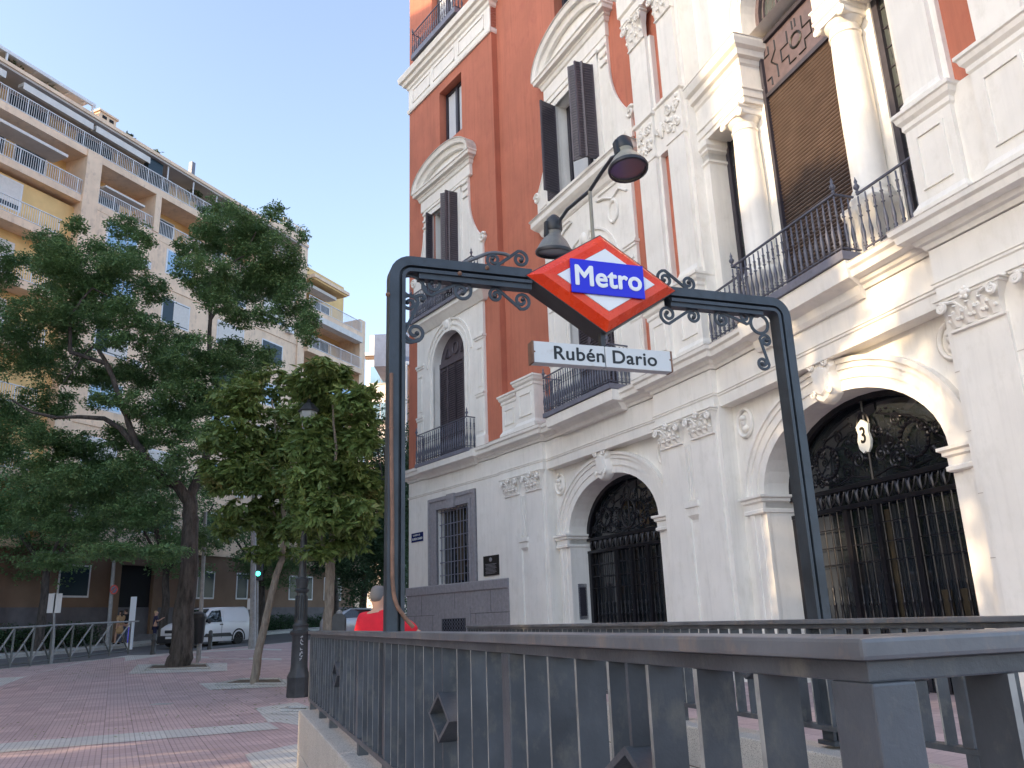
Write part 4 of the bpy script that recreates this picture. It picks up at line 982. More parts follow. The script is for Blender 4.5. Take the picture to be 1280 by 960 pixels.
# twin floodlights on a pole
surf('lamp_grey',(.16,.16,.15),.5,.25,10,bump=.1,dark=(.3,.28,.2)); surf('lamp_beige',(.3,.28,.22),.5,.2,8,dark=(.12,.12,.12)); flat('lamp_glass',(.12,.12,.13),.2,spec=1.0)
fl=thing('floodlight_pair','two bell-shaped grey floodlights on a bent pipe above the red diamond sign','lamp',rp(FU,1.33,3.88))
m=MB(T_f); m.tube([(1.33,-.03,3.83),(1.33,-.03,4.25)],.013,8); m.build('pole',M['lamp_beige'],fl,smooth=50)
def bell(n,x,z,tilt,s,mt):
    a=R_(tilt); c,sn=math.cos(a),math.sin(a)
    T=lambda X,Y,Z:T_f(x+X,n+(Y*c-Z*sn),z+Y*sn+Z*c)
    m=MB(T); m.lathe([(.03*s,.2*s),(.045*s,.195*s),(.05*s,.12*s),(.046*s,.1*s),(.05*s,.09*s),(.085*s,.05*s),(.112*s,.0),(.12*s,-.012*s),(.12*s,-.03*s),(.108*s,-.032*s),(.108*s,-.01*s),(.05*s,.06*s),(.0,.07*s)],(0,0,0),24,caps=False)
    m.build('lamp_shade',mt,fl,smooth=40)
    m=MB(T); m.lathe([(.0,-.018*s),(.107*s,-.02*s)],(0,0,0),24,caps=False); m.build('lamp_glass',M['lamp_glass'],fl)
    m=MB(T); m.lathe([(.121*s,-.012*s),(.124*s,-.02*s),(.121*s,-.034*s),(.108*s,-.036*s),(.108*s,-.02*s)],(0,0,0),24,caps=False); m.lathe([(.052*s,.12*s),(.056*s,.13*s),(.05*s,.2*s),(.02*s,.23*s)],(0,0,0),16); m.box(-.065*s,-.04*s,-.02,.02,.08*s,.18*s); m.build('lamp_rim',M['sign_case'],fl,smooth=40)
m=MB(T_f); m.tube([(x,n,z) for n,x,z in [(-.62,1.325,4.24),(-.56,1.33,4.3),(-.42,1.33,4.31),(-.22,1.33,4.28),(-.03,1.33,4.25),(.15,1.33,4.275),(.32,1.33,4.29),(.42,1.34,4.26)]],.013,8); m.build('arm',M['frame_iron'],fl,smooth=50)
bell(-.66,1.31,4.11,-8,1.12,M['lamp_grey']); bell(.5,1.34,4.13,10,1.0,M['lamp_beige']); 
SHADE_BLOCKS=[(-60.3,-30.2,37.5,"tall plain block joined to the left end of the balcony block, added out of view to shade the palace"),(-120.0,-77.0,34.0,"plain beige apartment block further left, added out of view to bound the patch of sun")]; SHADE_TREES=[(-17,-7,9.5,3.4,8000,"low leafy tree standing in the tall hedge, added out of view to block low sun"),(-17,-1,9.5,3.4,8000,"second low leafy tree in the tall hedge, added out of view to block low sun"),(-17,5,9.5,3.4,8000,"third low leafy tree in the tall hedge, added out of view to block low sun"),(-20,2.2,18.5,4.0,15000,"tall leafy tree behind the hedge, added out of view to dapple the sun"),(-22,6.5,19,4.0,15000,"second tall leafy tree behind the hedge, added out of view to dapple the sun"),(-19,-3,18,4.0,15000,"third tall leafy tree behind the hedge, added out of view to dapple the sun")]; SUNP=(15.0,-115.0); EXPO=1.9  # blocks and trees added out of view to shape the sun on the palace
# ---------------------------------------------------------------- apartment block across the street
surf('travertine',(.82,.61,.44),.8,.12,1.0,bump=.1,bs=20,dark=(.5,.36,.28),streak=.2)
surf('ochre_stucco',(.74,.5,.22),.85,.12,1.0,bump=.1)
surf('tan_stone',(.19,.12,.08),.85,.15,1.0,bump=.1,dark=(.2,.12,.08)); surf('dark_stone',(.12,.11,.12),.8,.2,2)  # ground floor stone darkened to paint in the shade of the street trees
surf('white_metal',(.68,.68,.70),.5,.1,5,bump=0); surf('white_awning',(.66,.63,.6),.8,.1,2,bump=0); surf('soffit',(.5,.46,.43),.9,.1,1,bump=0)
flat('sky_glass',(.22,.38,.55),.08,spec=.9); flat('tinted_glass',(.03,.05,.065),.15,spec=.2); surf('roller_blind',(.66,.62,.58),.7,.08,8,bump=0)  # the bluish panes carry the sky's reflection in their base colour
TV,OS=M['travertine'],M['ochre_stucco']
ab=thing('apartment_block','tall beige stone apartment block with white metal balconies and a roof terrace, across the street','building',bp(0,0,1.2))
def AP(name,mb,m,parent=None,**k): return mb.build(name,m,parent or ab,**k)
FL=[6.2,9.5,12.8,16.1,19.3,22.6,25.9,28.9]
UL=-30.0
m=MB(bp); m.box(UL,22,-12,-2.2,-1,31.0); m.box(UL,13.9,-2.3,-1.7,6.2,31); AP('core_wall',m,OS)
m=MB(bp); m.box(-5.3,13.9,-2.0,0,6.2,25.45); AP('wall',m,TV)
m=MB(bp); m.box(UL,-6.3,-2.0,-.5,6.2,25.2); AP('wall',m,OS)
m=MB(bp); m.box(UL,21.6,-2.0,.02,2.9,6.2); AP('ground_floor_wall',m,M['tan_stone'])
m=MB(bp); m.box(UL,21.6,-2.0,.1,.2,2.9); AP('base_course',m,M['dark_stone'])
m=MB(bp); m.box(UL,21.7,-.1,.14,6.05,6.25); AP('string_course',m,TV)
for z in FL[1:6]:
    m=MB(bp); m.box(-5.3,13.9,-.1,.05,z-.12,z); AP('string_course',m,TV)
for a,b in ((-6.3,-5.3),(13.1,13.9)):
    m=MB(bp); m.box(a,b,-2.2,.12,6.2,28.9 if a<0 else 30.9); AP('stone_pier',m,TV)
for u in (-15.2,-1.2,3.4,8.0):
    m=MB(bp); m.box(u,u+.45,-2.2,.06,25.9,28.5); AP('column',m,TV)
m=MB(bp); m.box(21.3,22.1,-2.3,.14,1.2,27.3); AP('stone_pier',m,TV)
RAILM=MB()
def brail(u0,u1,n,z,h=1.0,step=.13,panel=None):
    m=MB(bp); m.box(u0,u1,n-.03,n+.03,z+h-.05,z+h); m.box(u0,u1,n-.02,n+.02,z+.08,z+.12)
    u=u0
    k=0
    while u<u1:
        w=.03 if k%9==0 else .011; m.box(u-w,u+w,n-.012,n+.012,z+.08,z+h-.04); u+=step; k+=1
    AP('balcony_railing',m,M['white_metal'],clean=False)
def awin(u,z,hw=.95,h=1.45,n=.0,kind=0):
    m=MB(bp); m.box(u-hw-.1,u+hw+.1,n-.12,n+.012,z-.1,z+h+.1); w=AP('window',m,M['white_metal'])
    m=MB(bp)
    if kind==0:
        for k in range(3): a=u-hw+k*hw*2/3; m.box(a+.04,a+hw*2/3-.04,n-.1,n+.022,z,z+h)
        AP('pane',m,M['sky_glass'],w)
    elif kind==3:
        m.box(u-hw,u+hw,n-.1,n+.022,z,z+h); AP('pane',m,M['tinted_glass'],w)
        m=MB(bp); m.box(u-hw*.2,u+hw,n-.1,n+.026,z+.05,z+h-.05); AP('net_curtain',m,M['roller_blind'],w)
    elif kind==1:
        m.box(u-hw,u+hw,n-.1,n+.03,z+.25,z+h); AP('roller_blind',m,M['roller_blind'],w)
        m=MB(bp); m.box(u-hw,u+hw,n-.1,n+.022,z,z+.25); AP('pane',m,M['tinted_glass'],w)
    else:
        m.box(u-hw,u+hw,n-.1,n+.022,z,z+h); AP('pane',m,M['tinted_glass'],w)
# loggia floor and top floor
m=MB(bp); m.box(UL,13.9,-2.2,.04,28.45,28.9); AP('floor_slab',m,TV)
m=MB(bp); m.box(UL,13.9,-2.2,.02,25.45,25.88); AP('floor_slab',m,TV)
brail(UL,13.0,-.02,28.87,1.05); brail(UL,-6.32,-.05,25.85,1.0); brail(-5.28,-1.25,-.05,25.85); brail(-.7,3.35,-.05,25.85); brail(3.9,7.95,-.05,25.85); brail(8.5,13.0,-.05,25.85)
m=MB(bp); m.box(UL,13.9,-3.0,.22,31.0,31.22); AP('roof_slab',m,TV)
m=MB(bp); m.box(UL,13.9,-3.0,.14,30.86,31.0); AP('eaves_board',m,M['soffit'])
for u in (-.45,1.75,3.9,6.4,9): 
    m=MB(bp); m.box(u,u+.07,-.06,.02,29.9,30.9); AP('column',m,M['white_metal'])
for a,b in ((-16,-11.6),(-10.6,-6.2),(-6.0,-2.0)):
    m=MB(bp); m.box(a,b,-.35,.15,30.4,30.62); m.box(a,b,.1,.16,30.2,30.45); AP('awning',m,M['white_awning'])
m=MB(bp); m.box(-13,-7.6,-1.0,.25,27.55,27.72); AP('awning',m,M['white_awning'])
m=MB(bp); m.box(-4.9,-2.0,-1.0,.1,27.1,27.22); AP('awning',m,M['white_awning'])
for u in (-11,-8.5,-3.4,1,5.5,10): awin(u,26.0,.9,2.0,-1.68,2)
for u in (-13,-9,-4.6,0,5,10): awin(u,29.0,1.2,1.8,-1.68,2)
m=MB(bp); m.box(-1.9,-.75,-.5,-.1,29.9,30.8); AP('glass_screen',m,M['tinted_glass'])
# windows of the flat front
random.seed(11)
for zi,z in enumerate(FL[:6]):
    for u in (-3.3,1.2,6.1,10.4):
        awin(u,z+1.0,1.05 if u!=6.1 else 1.2,1.5,.0,(0,1,0,3,1,2,0)[(zi*3+int(u)+4)%7])
        if random.random()<.3: m=MB(bp); m.box(u+1.35,u+2.0,-.02,.32,z+.5,z+1.0); AP('air_conditioner',m,M['white_metal'],bevel=.02)
# projecting balconies at the left end
for z in FL[:7]:
    if z<25:
        m=MB(bp); m.box(UL,-7.6,-.55,.55,z-.45,z); AP('balcony',m,TV); brail(UL,-7.65,.48,z-.03,1.0)
        for u in (-18,-10.5): awin(u,z+.9 if z>20 else z+.1,1.0,1.5 if z>20 else 2.1,-.5,1)
# right end: stack of deep balconies below a projecting roof
m=MB(bp); m.box(13.9,21.4,-2.3,-2.0,1.2,28.4); AP('wall',m,OS)
m=MB(bp); m.box(13.9,18.6,-8,.9,28.35,28.62); AP('roof_slab',m,TV)
m=MB(bp); m.box(14,18.4,-7.9,.8,28.2,28.35); AP('eaves_board',m,OS)
for z in FL[:7]:
    m=MB(bp); m.box(13.9,21.3,-2.2,.45,z-.42,z); AP('balcony',m,TV)
    m=MB(bp); m.box(13.95,21.2,.36,.42,z,z+.95); 
    if z>9: brail(13.95,21.2,.4,z-.03,1.05,.16)
    for u in (15.4,18.6): awin(u,z+.2,1.0,2.0,-1.98,2 if u>17 else 1)
m=MB(bp); m.box(15.0,21.2,-.2,.5,25.0,25.5); AP('awning',m,M['white_awning'])
m=MB(bp); m.box(14.2,17.6,-.6,.3,27.7,27.95); AP('awning',m,M['white_awning'])
m=MB(bp); m.box(14.6,21.0,.4,.46,19.35,20.3); AP('glass_balustrade',m,M['sky_glass'])
m=MB(bp); m.box(UL,-19,-9,-.6,31.2,38.5); m.box(UL-.2,-18.8,-9.2,-.3,38.5,38.8); AP('shade_attic',m,OS)  # attic added out of view to keep the sun off the palace top
for u in (-27,-24,-21): awin(u,33.5,.9,2.0,-.58,2)
# pergola, chimney and parapet on the roof
m=MB(bp)
for u in np.arange(-17,-5.8,1.05): m.box(u,u+.09,-4.2,-.3,32.1,32.22)
m.box(-17,-5.9,-.4,-.26,32.05,32.25); m.box(-17,-5.9,-4.2,-4.05,32.05,32.25)
for u in (-16.8,-11.5,-6.1): m.box(u,u+.1,-.38,-.28,31.2,32.1)
m.box(-6.2,-5.95,-4.2,-.3,31.2,31.3); AP('pergola',m,M['white_metal'])
m=MB(bp); m.box(-17,-6.2,-4.0,-.5,32.2,32.24); AP('pergola_canopy',m,M['white_awning'])
m=MB(bp); m.box(-5.5,-4.3,-1.6,-.4,31.2,32.1); m.box(-5.6,-4.2,-1.7,-.3,32.1,32.22); ch=AP('chimney',m,TV)
m=MB(bp); m.box(-5.3,-5.0,-.41,-.37,31.75,31.95); m.box(-4.8,-4.5,-.41,-.37,31.75,31.95); AP('vent_hole',m,M['dark_room'],ch)
m=MB(bp); m.box(1.5,1.8,-.3,0,31.2,32.3); AP('flue',m,M['balcony_fascia'])
m=MB(bp); m.box(9.5,13.9,-.1,0,31.2,31.7); AP('parapet',m,TV); brail(11,13.8,-.06,31.6,.9,.2)
# ground floor openings
m=MB(bp)
for u,hw in ((-17,.9),(-9.8,.9),(-4.0,.85),(5.35,.65),(8.6,.45),(14.7,1.25),(18.5,1.0)): awin(u,3.5,hw,1.5,.03,2)
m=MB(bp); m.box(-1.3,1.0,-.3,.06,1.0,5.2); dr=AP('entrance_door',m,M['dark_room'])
m=MB(bp); 
for a in (-1.75,1.0): m.box(a,a+.45,.0,.3,1.0,5.4)
m.box(-1.75,1.45,.0,.32,5.2,5.6); AP('door_surround',m,M['tan_stone'],dr)
m=MB(bp); m.box(-1.3,1.0,.06,1.2,.9,1.25); m.box(-1.3,1.0,.06,.8,1.25,1.42); AP('steps',m,M['dark_stone'],dr)
# blocks added out of view on the left to shape the sun, then the houses at the end of the street
for (ua,ub,hh,lb) in SHADE_BLOCKS:
    nb=thing('apartment_block',lb,'building',bp((ua+ub)/2,0,0))
    m=MB(bp); m.box(ua,ub,-8,0,-1,hh); m.build('wall',OS,nb)
    m=MB(bp); m.box(ua-.2,ub+.0,-8.2,.3,hh,hh+.4); m.build('roof_slab',TV,nb)
    for zi in range(7):
        for k in range(8):
            u=ua+2+k*(ub-ua-4)/7
            m=MB(bp); m.box(u-.8,u+.8,-.1,.03,4+zi*3.6,5.7+zi*3.6); m.build('window',M['tinted_glass'],nb)
surf('white_render',(.72,.71,.70),.8,.06,1,bump=0); surf('brick_red',(.42,.24,.17),.85,.2,4,bump=.2); surf('slate',(.16,.2,.3),.7,.15,2,bump=.1)
def px_block(root,x0,x1,ytop,Y,depth,m_,name='wall'):
    a=at(x0,780,Y); b=at(x1,780,Y); zt=at((x0+x1)/2,ytop,Y)[2]
    mb=MB(); mb.box(a[0],b[0],Y,Y+depth,0,zt); mb.build(name,m_,root); return a[0],b[0],zt
wb=thing('white_house','white rendered house with bluish windows at the end of the street','building',(at(468,780,84)[0],84,1.8))
x0,x1,zt=px_block(wb,452,486,444,84,12,M['white_render'])
m=MB(); m.box(x0-.2,x1+.2,83.7,84.0,zt-.1,zt+.25); m.build('cornice',M['white_render'],wb)
m=MB(); m.box(x0-.1,x1+.1,83.85,84.02,zt-.45,zt-.1); m.build('coping',M['tan_stone'],wb)
m=MB(); m.box(x0,x0+2.4,86,92,zt,zt+3.0); m.build('attic_wall',M['white_render'],wb)
m=MB(); m.box(x0+.9,x0+1.6,85.9,86.0,zt+1.2,zt+2.0); m.build('window',M['tinted_glass'],wb)
for k in range(5):
    zz=at(468,468+k*46,84)[2]-1.0
    f=MB(); f.box(x0+.4,x1-.1,83.88,83.99,zz-.1,zz+2.0); fo=f.build('window',M['white_metal'],wb)
    for j in range(2): f=MB(); f.box(x0+.5+j*1.15,x0+1.55+j*1.15,83.84,83.97,zz,zz+1.85); f.build('pane',M['sky_glass'],fo)
bb=thing('brick_house','brick house with slate blue mansard roof seen in the gap beside the palace','building',(at(505,780,78)[0],78,1.7))
x0,x1,zt=px_block(bb,492,530,455,78,12,M['brick_red'])
m=MB(); m.box(x0-2.2,x1,78.4,90,zt,zt+3.4); m.build('roof',M['slate'],bb)
m=MB(); m.box(x0-.3,x1,77.7,78,zt-.15,zt+.2); m.build('cornice',M['white_render'],bb)
m=MB(); m.tube([(x0+1.15,77.6,2),(x0+1.15,77.6,zt)],.12,6); m.build('drainpipe',M['white_render'],bb)
for k in range(4):
    z=zt-2.6-k*3.4; f=MB(); f.box(x0+.2,x0+1.0,77.85,78.1,z-.2,z+1.4); fo=f.build('window',M['dark_stone'],bb); f=MB(); f.box(x0+.3,x0+.95,77.8,78,z-.1,z+1.0); f.build('pane',M['roller_blind'],fo)
# ---------------------------------------------------------------- trees
def leafmat(name,lo,hi,odd=None):
    m=bpy.data.materials.new(name); m.use_nodes=True; t=NT.__new__(NT); t.m=m; t.t=m.node_tree; t.b=m.node_tree.nodes['Principled BSDF']
    p=t.pos(); c=t.ramp(t.noise(p,1.1,4,.6),[(.3,lo),(.7,hi)]); f=t.noise(p,22,2,.6); c=t.mix(t.ramp(f,[(.3,.0),(.75,.55)]),c,tuple(min(1,x*1.9) for x in hi))
    if odd: c=t.mix(t.ramp(t.noise(p,.9,5,.7),[(.58,0.),(.7,.7)]),c,odd)
    t.col(c); t.rough(.45); t.b.inputs['Specular IOR Level'].default_value=.35
    tr=t.n('ShaderNodeBsdfTranslucent'); t.l(c,tr.inputs['Color']); ms_=t.n('ShaderNodeMixShader'); ms_.inputs[0].default_value=.28
    t.l(t.b.outputs[0],ms_.inputs[1]); t.l(tr.outputs[0],ms_.inputs[2]); t.l(ms_.outputs[0],m.node_tree.nodes['Material Output'].inputs['Surface']); M[name]=m; return m
leafmat('leaf_dark',(.065,.13,.055),(.14,.235,.095)); leafmat('leaf_olive',(.07,.13,.04),(.16,.22,.065),(.3,.2,.08)); leafmat('leaf_deep',(.02,.05,.025),(.045,.09,.04)); leafmat('leaf_roof',(.03,.06,.02),(.07,.1,.04))
def bark(name,a,b,sc=14):
    t=NT(name); p=t.pos((1,1,.22)); n=t.noise(p,sc,6,.7); t.col(t.ramp(n,[(.35,a),(.65,b)])); t.rough(.95); t.bump(n,1.0,.05); M[name]=t.m
bark('bark_dark',(.03,.026,.024),(.11,.095,.085),9); bark('bark_pale',(.18,.15,.12),(.34,.3,.25),16)
def leaves(name,clusters,n,l,w,mat,parent,palm=0,shell=.55,seed=1,droop=.2):
    "clusters: (x,y,z,rx,ry,rz); one mesh of leaf-sized faces through the volume of the crown"
    g=np.random.default_rng(seed); C_=np.array(clusters,float); vol=(C_[:,3]*C_[:,4]*C_[:,5])**.75; idx=g.choice(len(C_),n,p=vol/vol.sum())
    d=g.normal(size=(n,3)); d/=np.linalg.norm(d,axis=1)[:,None]; r=g.random(n)**(1/3)*(1-shell)+shell*g.random(n)**.25
    # twig clumps inside every cluster
    K=40; tw=g.normal(size=(len(C_),K,3)); tw/=np.linalg.norm(tw,axis=2)[:,:,None]; tw*=(g.random((len(C_),K,1))**.4)
    pick=g.integers(0,K,n); c=tw[idx,pick]+d*(g.random(n)**.6*.33)[:,None]
    c=C_[idx,:3]+c*C_[idx,3:6]
    c=c-np.array(WO[parent.name])
    ang=g.random(n)*2*PI; tilt=g.normal(0,.45,n)-droop
    ax=np.stack([np.cos(ang)*np.cos(tilt),np.sin(ang)*np.cos(tilt),np.sin(tilt)],1)
    if palm:
        q=5; c=np.repeat(c,q,0); ang2=np.repeat(ang,q)+np.tile(np.linspace(-1.25,1.25,q),n); t2=np.repeat(tilt,q)+g.normal(0,.15,n*q)
        ax=np.stack([np.cos(ang2)*np.cos(t2),np.sin(ang2)*np.cos(t2),np.sin(t2)],1); n=n*q
    up=np.array([0,0,1.0])+g.normal(0,.5,(n,3)); sd=np.cross(ax,up); sd/=np.linalg.norm(sd,axis=1)[:,None]+1e-9
    L=(l*(.6+.8*g.random(n)))[:,None]; Wd=(w*(.6+.8*g.random(n)))[:,None]
    v=np.stack([c,c+ax*L*.55+sd*Wd*.5,c+ax*L,c+ax*L*.55-sd*Wd*.5],1).reshape(-1,3)
    me=bpy.data.meshes.new(name); me.vertices.add(4*n); me.vertices.foreach_set('co',v.astype(np.float32).ravel())
    me.loops.add(4*n); me.loops.foreach_set('vertex_index',np.arange(4*n,dtype=np.int32)); me.polygons.add(n); me.polygons.foreach_set('loop_start',np.arange(0,4*n,4,dtype=np.int32))
    me.update(calc_edges=True); me.materials.append(mat); o=bpy.data.objects.new(name,me); COL.objects.link(o); o.parent=parent; WO[o.name]=WO[parent.name]; return o
def limbs(parent,base,paths,mat,seed=0):
    g=random.Random(seed); m=MB()
    for pts,r0,r1 in paths:
        P_=[Vector(p) for p in pts]; out=[];
        for i in range(len(P_)-1):
            k=4
            for j in range(k): out.append(P_[i].lerp(P_[i+1],j/k)+Vector((g.gauss(0,1),g.gauss(0,1),0))*(.035 if out else 0)*max(r0,.1)*2)
        out.append(P_[-1]); n=len(out)
        m.tube(out,[r0+(r1-r0)*(i/(n-1))**.8 for i in range(n)],9)
    return m.build('trunk',mat,parent,smooth=60)
def px3(x,y,Y): return at(x,y,Y)
def pxcl(lst,Y,spread,seed,kd=.8):
    g=random.Random(seed); out=[]
    for (x,y,rx,ry) in lst:
        yy=Y+g.uniform(-spread,spread); p=at(x,y,yy); s=yy/1066*1.0; out.append((p[0],p[1],p[2],rx*s,max(rx,ry)*s*kd,ry*s*.93))
    return out
b=gpt(222,833); YM=b[1]
mt_=thing('tree','large dark-barked street tree with feathery deep green crown, growing from the square pit','tree',b)
CL=[(300,285,58,30),(330,320,55,40),(265,300,35,24),(345,350,50,32),(368,385,30,34),(300,360,60,28),(255,345,42,30),(240,320,22,18),(275,262,26,16),(378,296,9,9),(362,284,9,9),(345,262,14,10),(385,420,14,16),(330,395,22,16),(300,398,28,16),(385,405,18,20),
 (270,375,30,18),(225,305,12,10),
 (120,335,70,42),(75,330,42,38),(165,330,32,30),(95,283,18,14),(160,285,30,16),(60,300,26,18),(110,378,60,30),(150,395,48,24),(60,385,36,30),(190,365,26,22),(182,300,18,14),(75,410,34,26),(180,400,20,16),
 (215,430,42,26),(250,452,60,26),(295,448,48,26),(330,448,24,16),(200,462,60,30),(170,425,20,14),(150,470,40,22),(100,470,34,16),(55,450,30,28),(60,500,34,26),(230,500,50,28),(285,492,46,28),(180,505,40,20),(130,500,26,16),(45,545,24,22),
 (215,540,40,22),(160,550,40,22),(265,545,30,24),(110,570,46,22),(60,590,40,26),(190,590,50,24),(120,615,60,24),(50,640,34,26),(180,640,46,24),(100,660,50,20),(265,600,24,22),(140,690,46,16),(60,700,36,14),(210,690,26,14),(255,675,22,20),(90,440,30,16),(140,425,26,14),(205,520,30,18),(75,550,40,18),(150,600,40,22),(230,570,26,20),(85,600,40,22),(10,420,40,60),(5,540,40,50),(0,330,34,40),(10,640,40,40)]
leaves('crown',pxcl(CL,YM+.5,2.2,5,1.1),300000,.115,.052,M['leaf_dark'],mt_,seed=2)
q=lambda x,y,d=0: at(x,y,YM+d)
limbs(mt_,b,[([(b[0],b[1],b[2]-.1),q(226,815),q(231,770),q(236,720),q(240,650),q(236,622)],.40,.22),
 ([q(237,628),q(222,606,-.2),q(205,600,-.4),q(180,570,-.6),q(168,550,-.8),q(158,520,-1),q(140,470,-1),q(120,430,-1)],.2,.06),
 ([q(168,555,-.7),q(150,535,-.9),q(130,523,-1.1),q(100,521,-1.3),q(70,522,-1.5)],.11,.05),([q(70,522,-1.5),q(40,515,-1.6),q(15,500,-1.7)],.06,.03),
 ([q(236,625),q(255,580,.3),q(266,545,.4),q(275,510,.5),q(262,440,.6),q(262,400,.6),q(262,350,.6)],.17,.05),([q(262,402,.6),q(270,388,.6),q(285,383,.6),q(302,388,.6),q(325,392,.7),q(350,400,.8)],.06,.03),
 ([q(262,350,.6),q(255,340,.5),q(248,325,.5)],.05,.02),([q(262,352,.6),q(285,330,.5),q(305,320,.5),q(320,290,.5)],.05,.02),
 ([q(88,440,-1),q(88,412,-1),q(86,390,-1),q(74,383,-1)],.07,.03),([q(88,395,-1),q(102,375,-1),q(115,360,-1),q(135,370,-.8)],.05,.02),([q(140,470,-1),q(135,455,-1),q(88,440,-1)],.07,.07),([q(120,430,-1),q(108,440,-1),q(80,478,-1)],.04,.02)],M['bark_dark'],3)
# two young horse chestnuts
b2=gpt(317,856); Y2=b2[1]; y2=thing('young_tree','slim pale trunk leaning to the right, with yellowing palmate leaves','tree',b2)
leaves('crown',pxcl([(300,500,38,30),(330,480,46,26),(290,545,40,26),(350,540,60,36),(300,590,44,28),(345,600,50,30),(278,600,26,18),(300,640,36,22),(350,650,50,26),(330,570,50,30),(283,660,18,14),(340,690,34,12),(262,580,14,10)],Y2+.3,1.1,8,.9),4200,.2,.075,M['leaf_olive'],y2,palm=1,seed=5,droop=.5)
q=lambda x,y,d=0: at(x,y,Y2+d)
limbs(y2,b2,[([(b2[0],b2[1],b2[2]-.05),q(322,820),q(333,770),(q(344,725)),q(352,700),q(356,660)],.11,.07),([q(356,660),q(350,600,.1),q(345,540,.2),q(340,500,.3)],.06,.02),([q(356,665),q(330,620,.1),q(305,570,.2)],.04,.015)],M['bark_pale'],4)
Yl=gpt(372.5,871)[1]; b3=at(412,875,gpt(372.5,871)[1]+.6); b3=(b3[0],b3[1],gz(0,b3[1])); Y3=b3[1]; y3=thing('young_tree','upright whitish trunk forking under olive green palmate leaves, behind the iron lamp post','tree',b3)
leaves('crown',pxcl([(390,480,34,22),(425,470,22,16),(400,455,24,10),(395,520,48,30),(440,500,28,22),(460,488,18,10),(420,560,46,34),(455,545,20,28),(390,600,46,30),(440,600,30,34),(410,640,50,28),(450,650,22,30),(380,660,30,20),(430,680,30,12),(470,610,12,30),(455,520,20,16),(400,690,26,8),(385,560,24,22),(382,620,22,22),(372,650,16,14)],Y3-.3,1.4,9,.9)+pxcl([(389,535,20,18),(389,560,24,20),(386,595,26,24),(384,628,22,20),(382,650,14,8)],Yl-1.2,.2,19,.9),6000,.2,.075,M['leaf_olive'],y3,palm=1,seed=6,droop=.5)
q=lambda x,y,d=0: at(x,y,Y3+d)
limbs(y3,b3,[([(b3[0],b3[1],b3[2]-.05),q(409,800),q(411,760),q(412,720),q(413,700),q(411,690)],.12,.1),([q(411,695),q(404,680),q(398,665),q(388,640),q(380,600)],.07,.02),([q(412,695),q(416,680),q(415,640),q(420,560),q(415,500)],.08,.02)],M['bark_pale'],6)
# trees along the far pavement and in the side street
def strtree(u,n,h,cr,seed,label,leafm='leaf_deep',cnt=16000,base=None,l=.17,w=.09):
    p=base or bp(u,n,0); p=(p[0],p[1],gz(0,p[1])); g=random.Random(seed)
    t_=thing('tree',label,'tree',p,group='trees lining the street')
    cl=[]
    for k in range(15):
        a=g.uniform(0,2*PI); r=g.uniform(.2,1)*cr*.75; z=h*(.42+.5*g.random()); cl.append((p[0]+r*math.cos(a),p[1]+r*math.sin(a),p[2]+z,cr*g.uniform(.3,.5),cr*g.uniform(.3,.5),cr*g.uniform(.22,.36)))
    leaves('crown',cl,cnt,l,w,M[leafm],t_,seed=seed)
    br=[([(p[0],p[1],p[2]-.1),(p[0]+.1,p[1],p[2]+h*.2),(p[0]-.05,p[1]+.1,p[2]+h*.45)],.26,.16)]
    for k in range(5): a=g.uniform(0,2*PI); br.append(([(p[0]-.05,p[1]+.1,p[2]+h*.4),(p[0]+cr*.4*math.cos(a),p[1]+cr*.4*math.sin(a),p[2]+h*.62),(p[0]+cr*.7*math.cos(a),p[1]+cr*.7*math.sin(a),p[2]+h*.8)],.1,.03))
    limbs(t_,p,br,M['bark_dark'],seed); return t_
bl=at(47,800,41)
strtree(0,0,9.5,4.2,21,'street tree with thick leaning trunk beside the double sign plate, at the left edge','leaf_dark',22000,base=bl)
strtree(-1.5,3.9,9.0,3.4,22,'street tree whose crown hides the top of the apartment doorway','leaf_dark')
strtree(6.0,3.9,8.4,3.4,23,'street tree with low crown behind the white van','leaf_dark')
strtree(13.5,3.9,8.8,3.6,24,'street tree behind the traffic light, in front of the apartment block','leaf_deep')
strtree(21,3.6,9.0,3.8,25,'dark street tree seen behind the iron lamp post')
for k,(x,Y,h,cr,lb) in enumerate(((452,50,11,4.2,'dense dark tree behind the silver car'),(492,47,13,3.2,'tall dark tree at the corner of the palace'),(512,60,15,4.0,'dark tree in the gap between the portal post and the palace'),(478,58,12,4.5,'dark tree behind the man in the red shirt'))):
    strtree(0,0,h,cr,30+k,lb,'leaf_deep',17000,base=at(x,785,Y))
for k,p_ in enumerate(SHADE_TREES):  # unseen trees added to dapple the sun and block it low down
    strtree(0,0,p_[2],p_[3],60+k,p_[5],'leaf_dark',p_[4],base=(p_[0],p_[1],0),l=.3,w=.18)
sh=thing('shrubbery','tall dark shrubbery filling the gap behind the silver car and the man in red','shrub',(at(480,785,49)[0],49,1.1))
leaves('foliage',pxcl([(436,700,20,60),(455,690,18,70),(475,680,18,80),(495,690,18,80),(512,690,14,80),(445,640,18,40),(470,610,16,40),(500,600,14,50)],49,2.5,77,1.4),42000,.16,.09,M['leaf_deep'],sh,seed=78)
def hedge(u0,u1,n0,n1,z0,z1,label,seed,cnt):
    h_=thing('hedge',label,'hedge',bp((u0+u1)/2,(n0+n1)/2,z0)); cl=[]
    g=random.Random(seed)
    u=u0
    while u<u1: c=bp(u,(n0+n1)/2,(z0+z1)/2); cl.append((c[0],c[1],c[2],.55,.55,(z1-z0)*.6)); u+=.35
    leaves('foliage',cl,cnt,.11,.07,M['leaf_deep'],h_,seed=seed)
hedge(9,21,.5,1.3,1.1,2.3,'low dark hedge along the base of the apartment block, right of the van',41,14000)
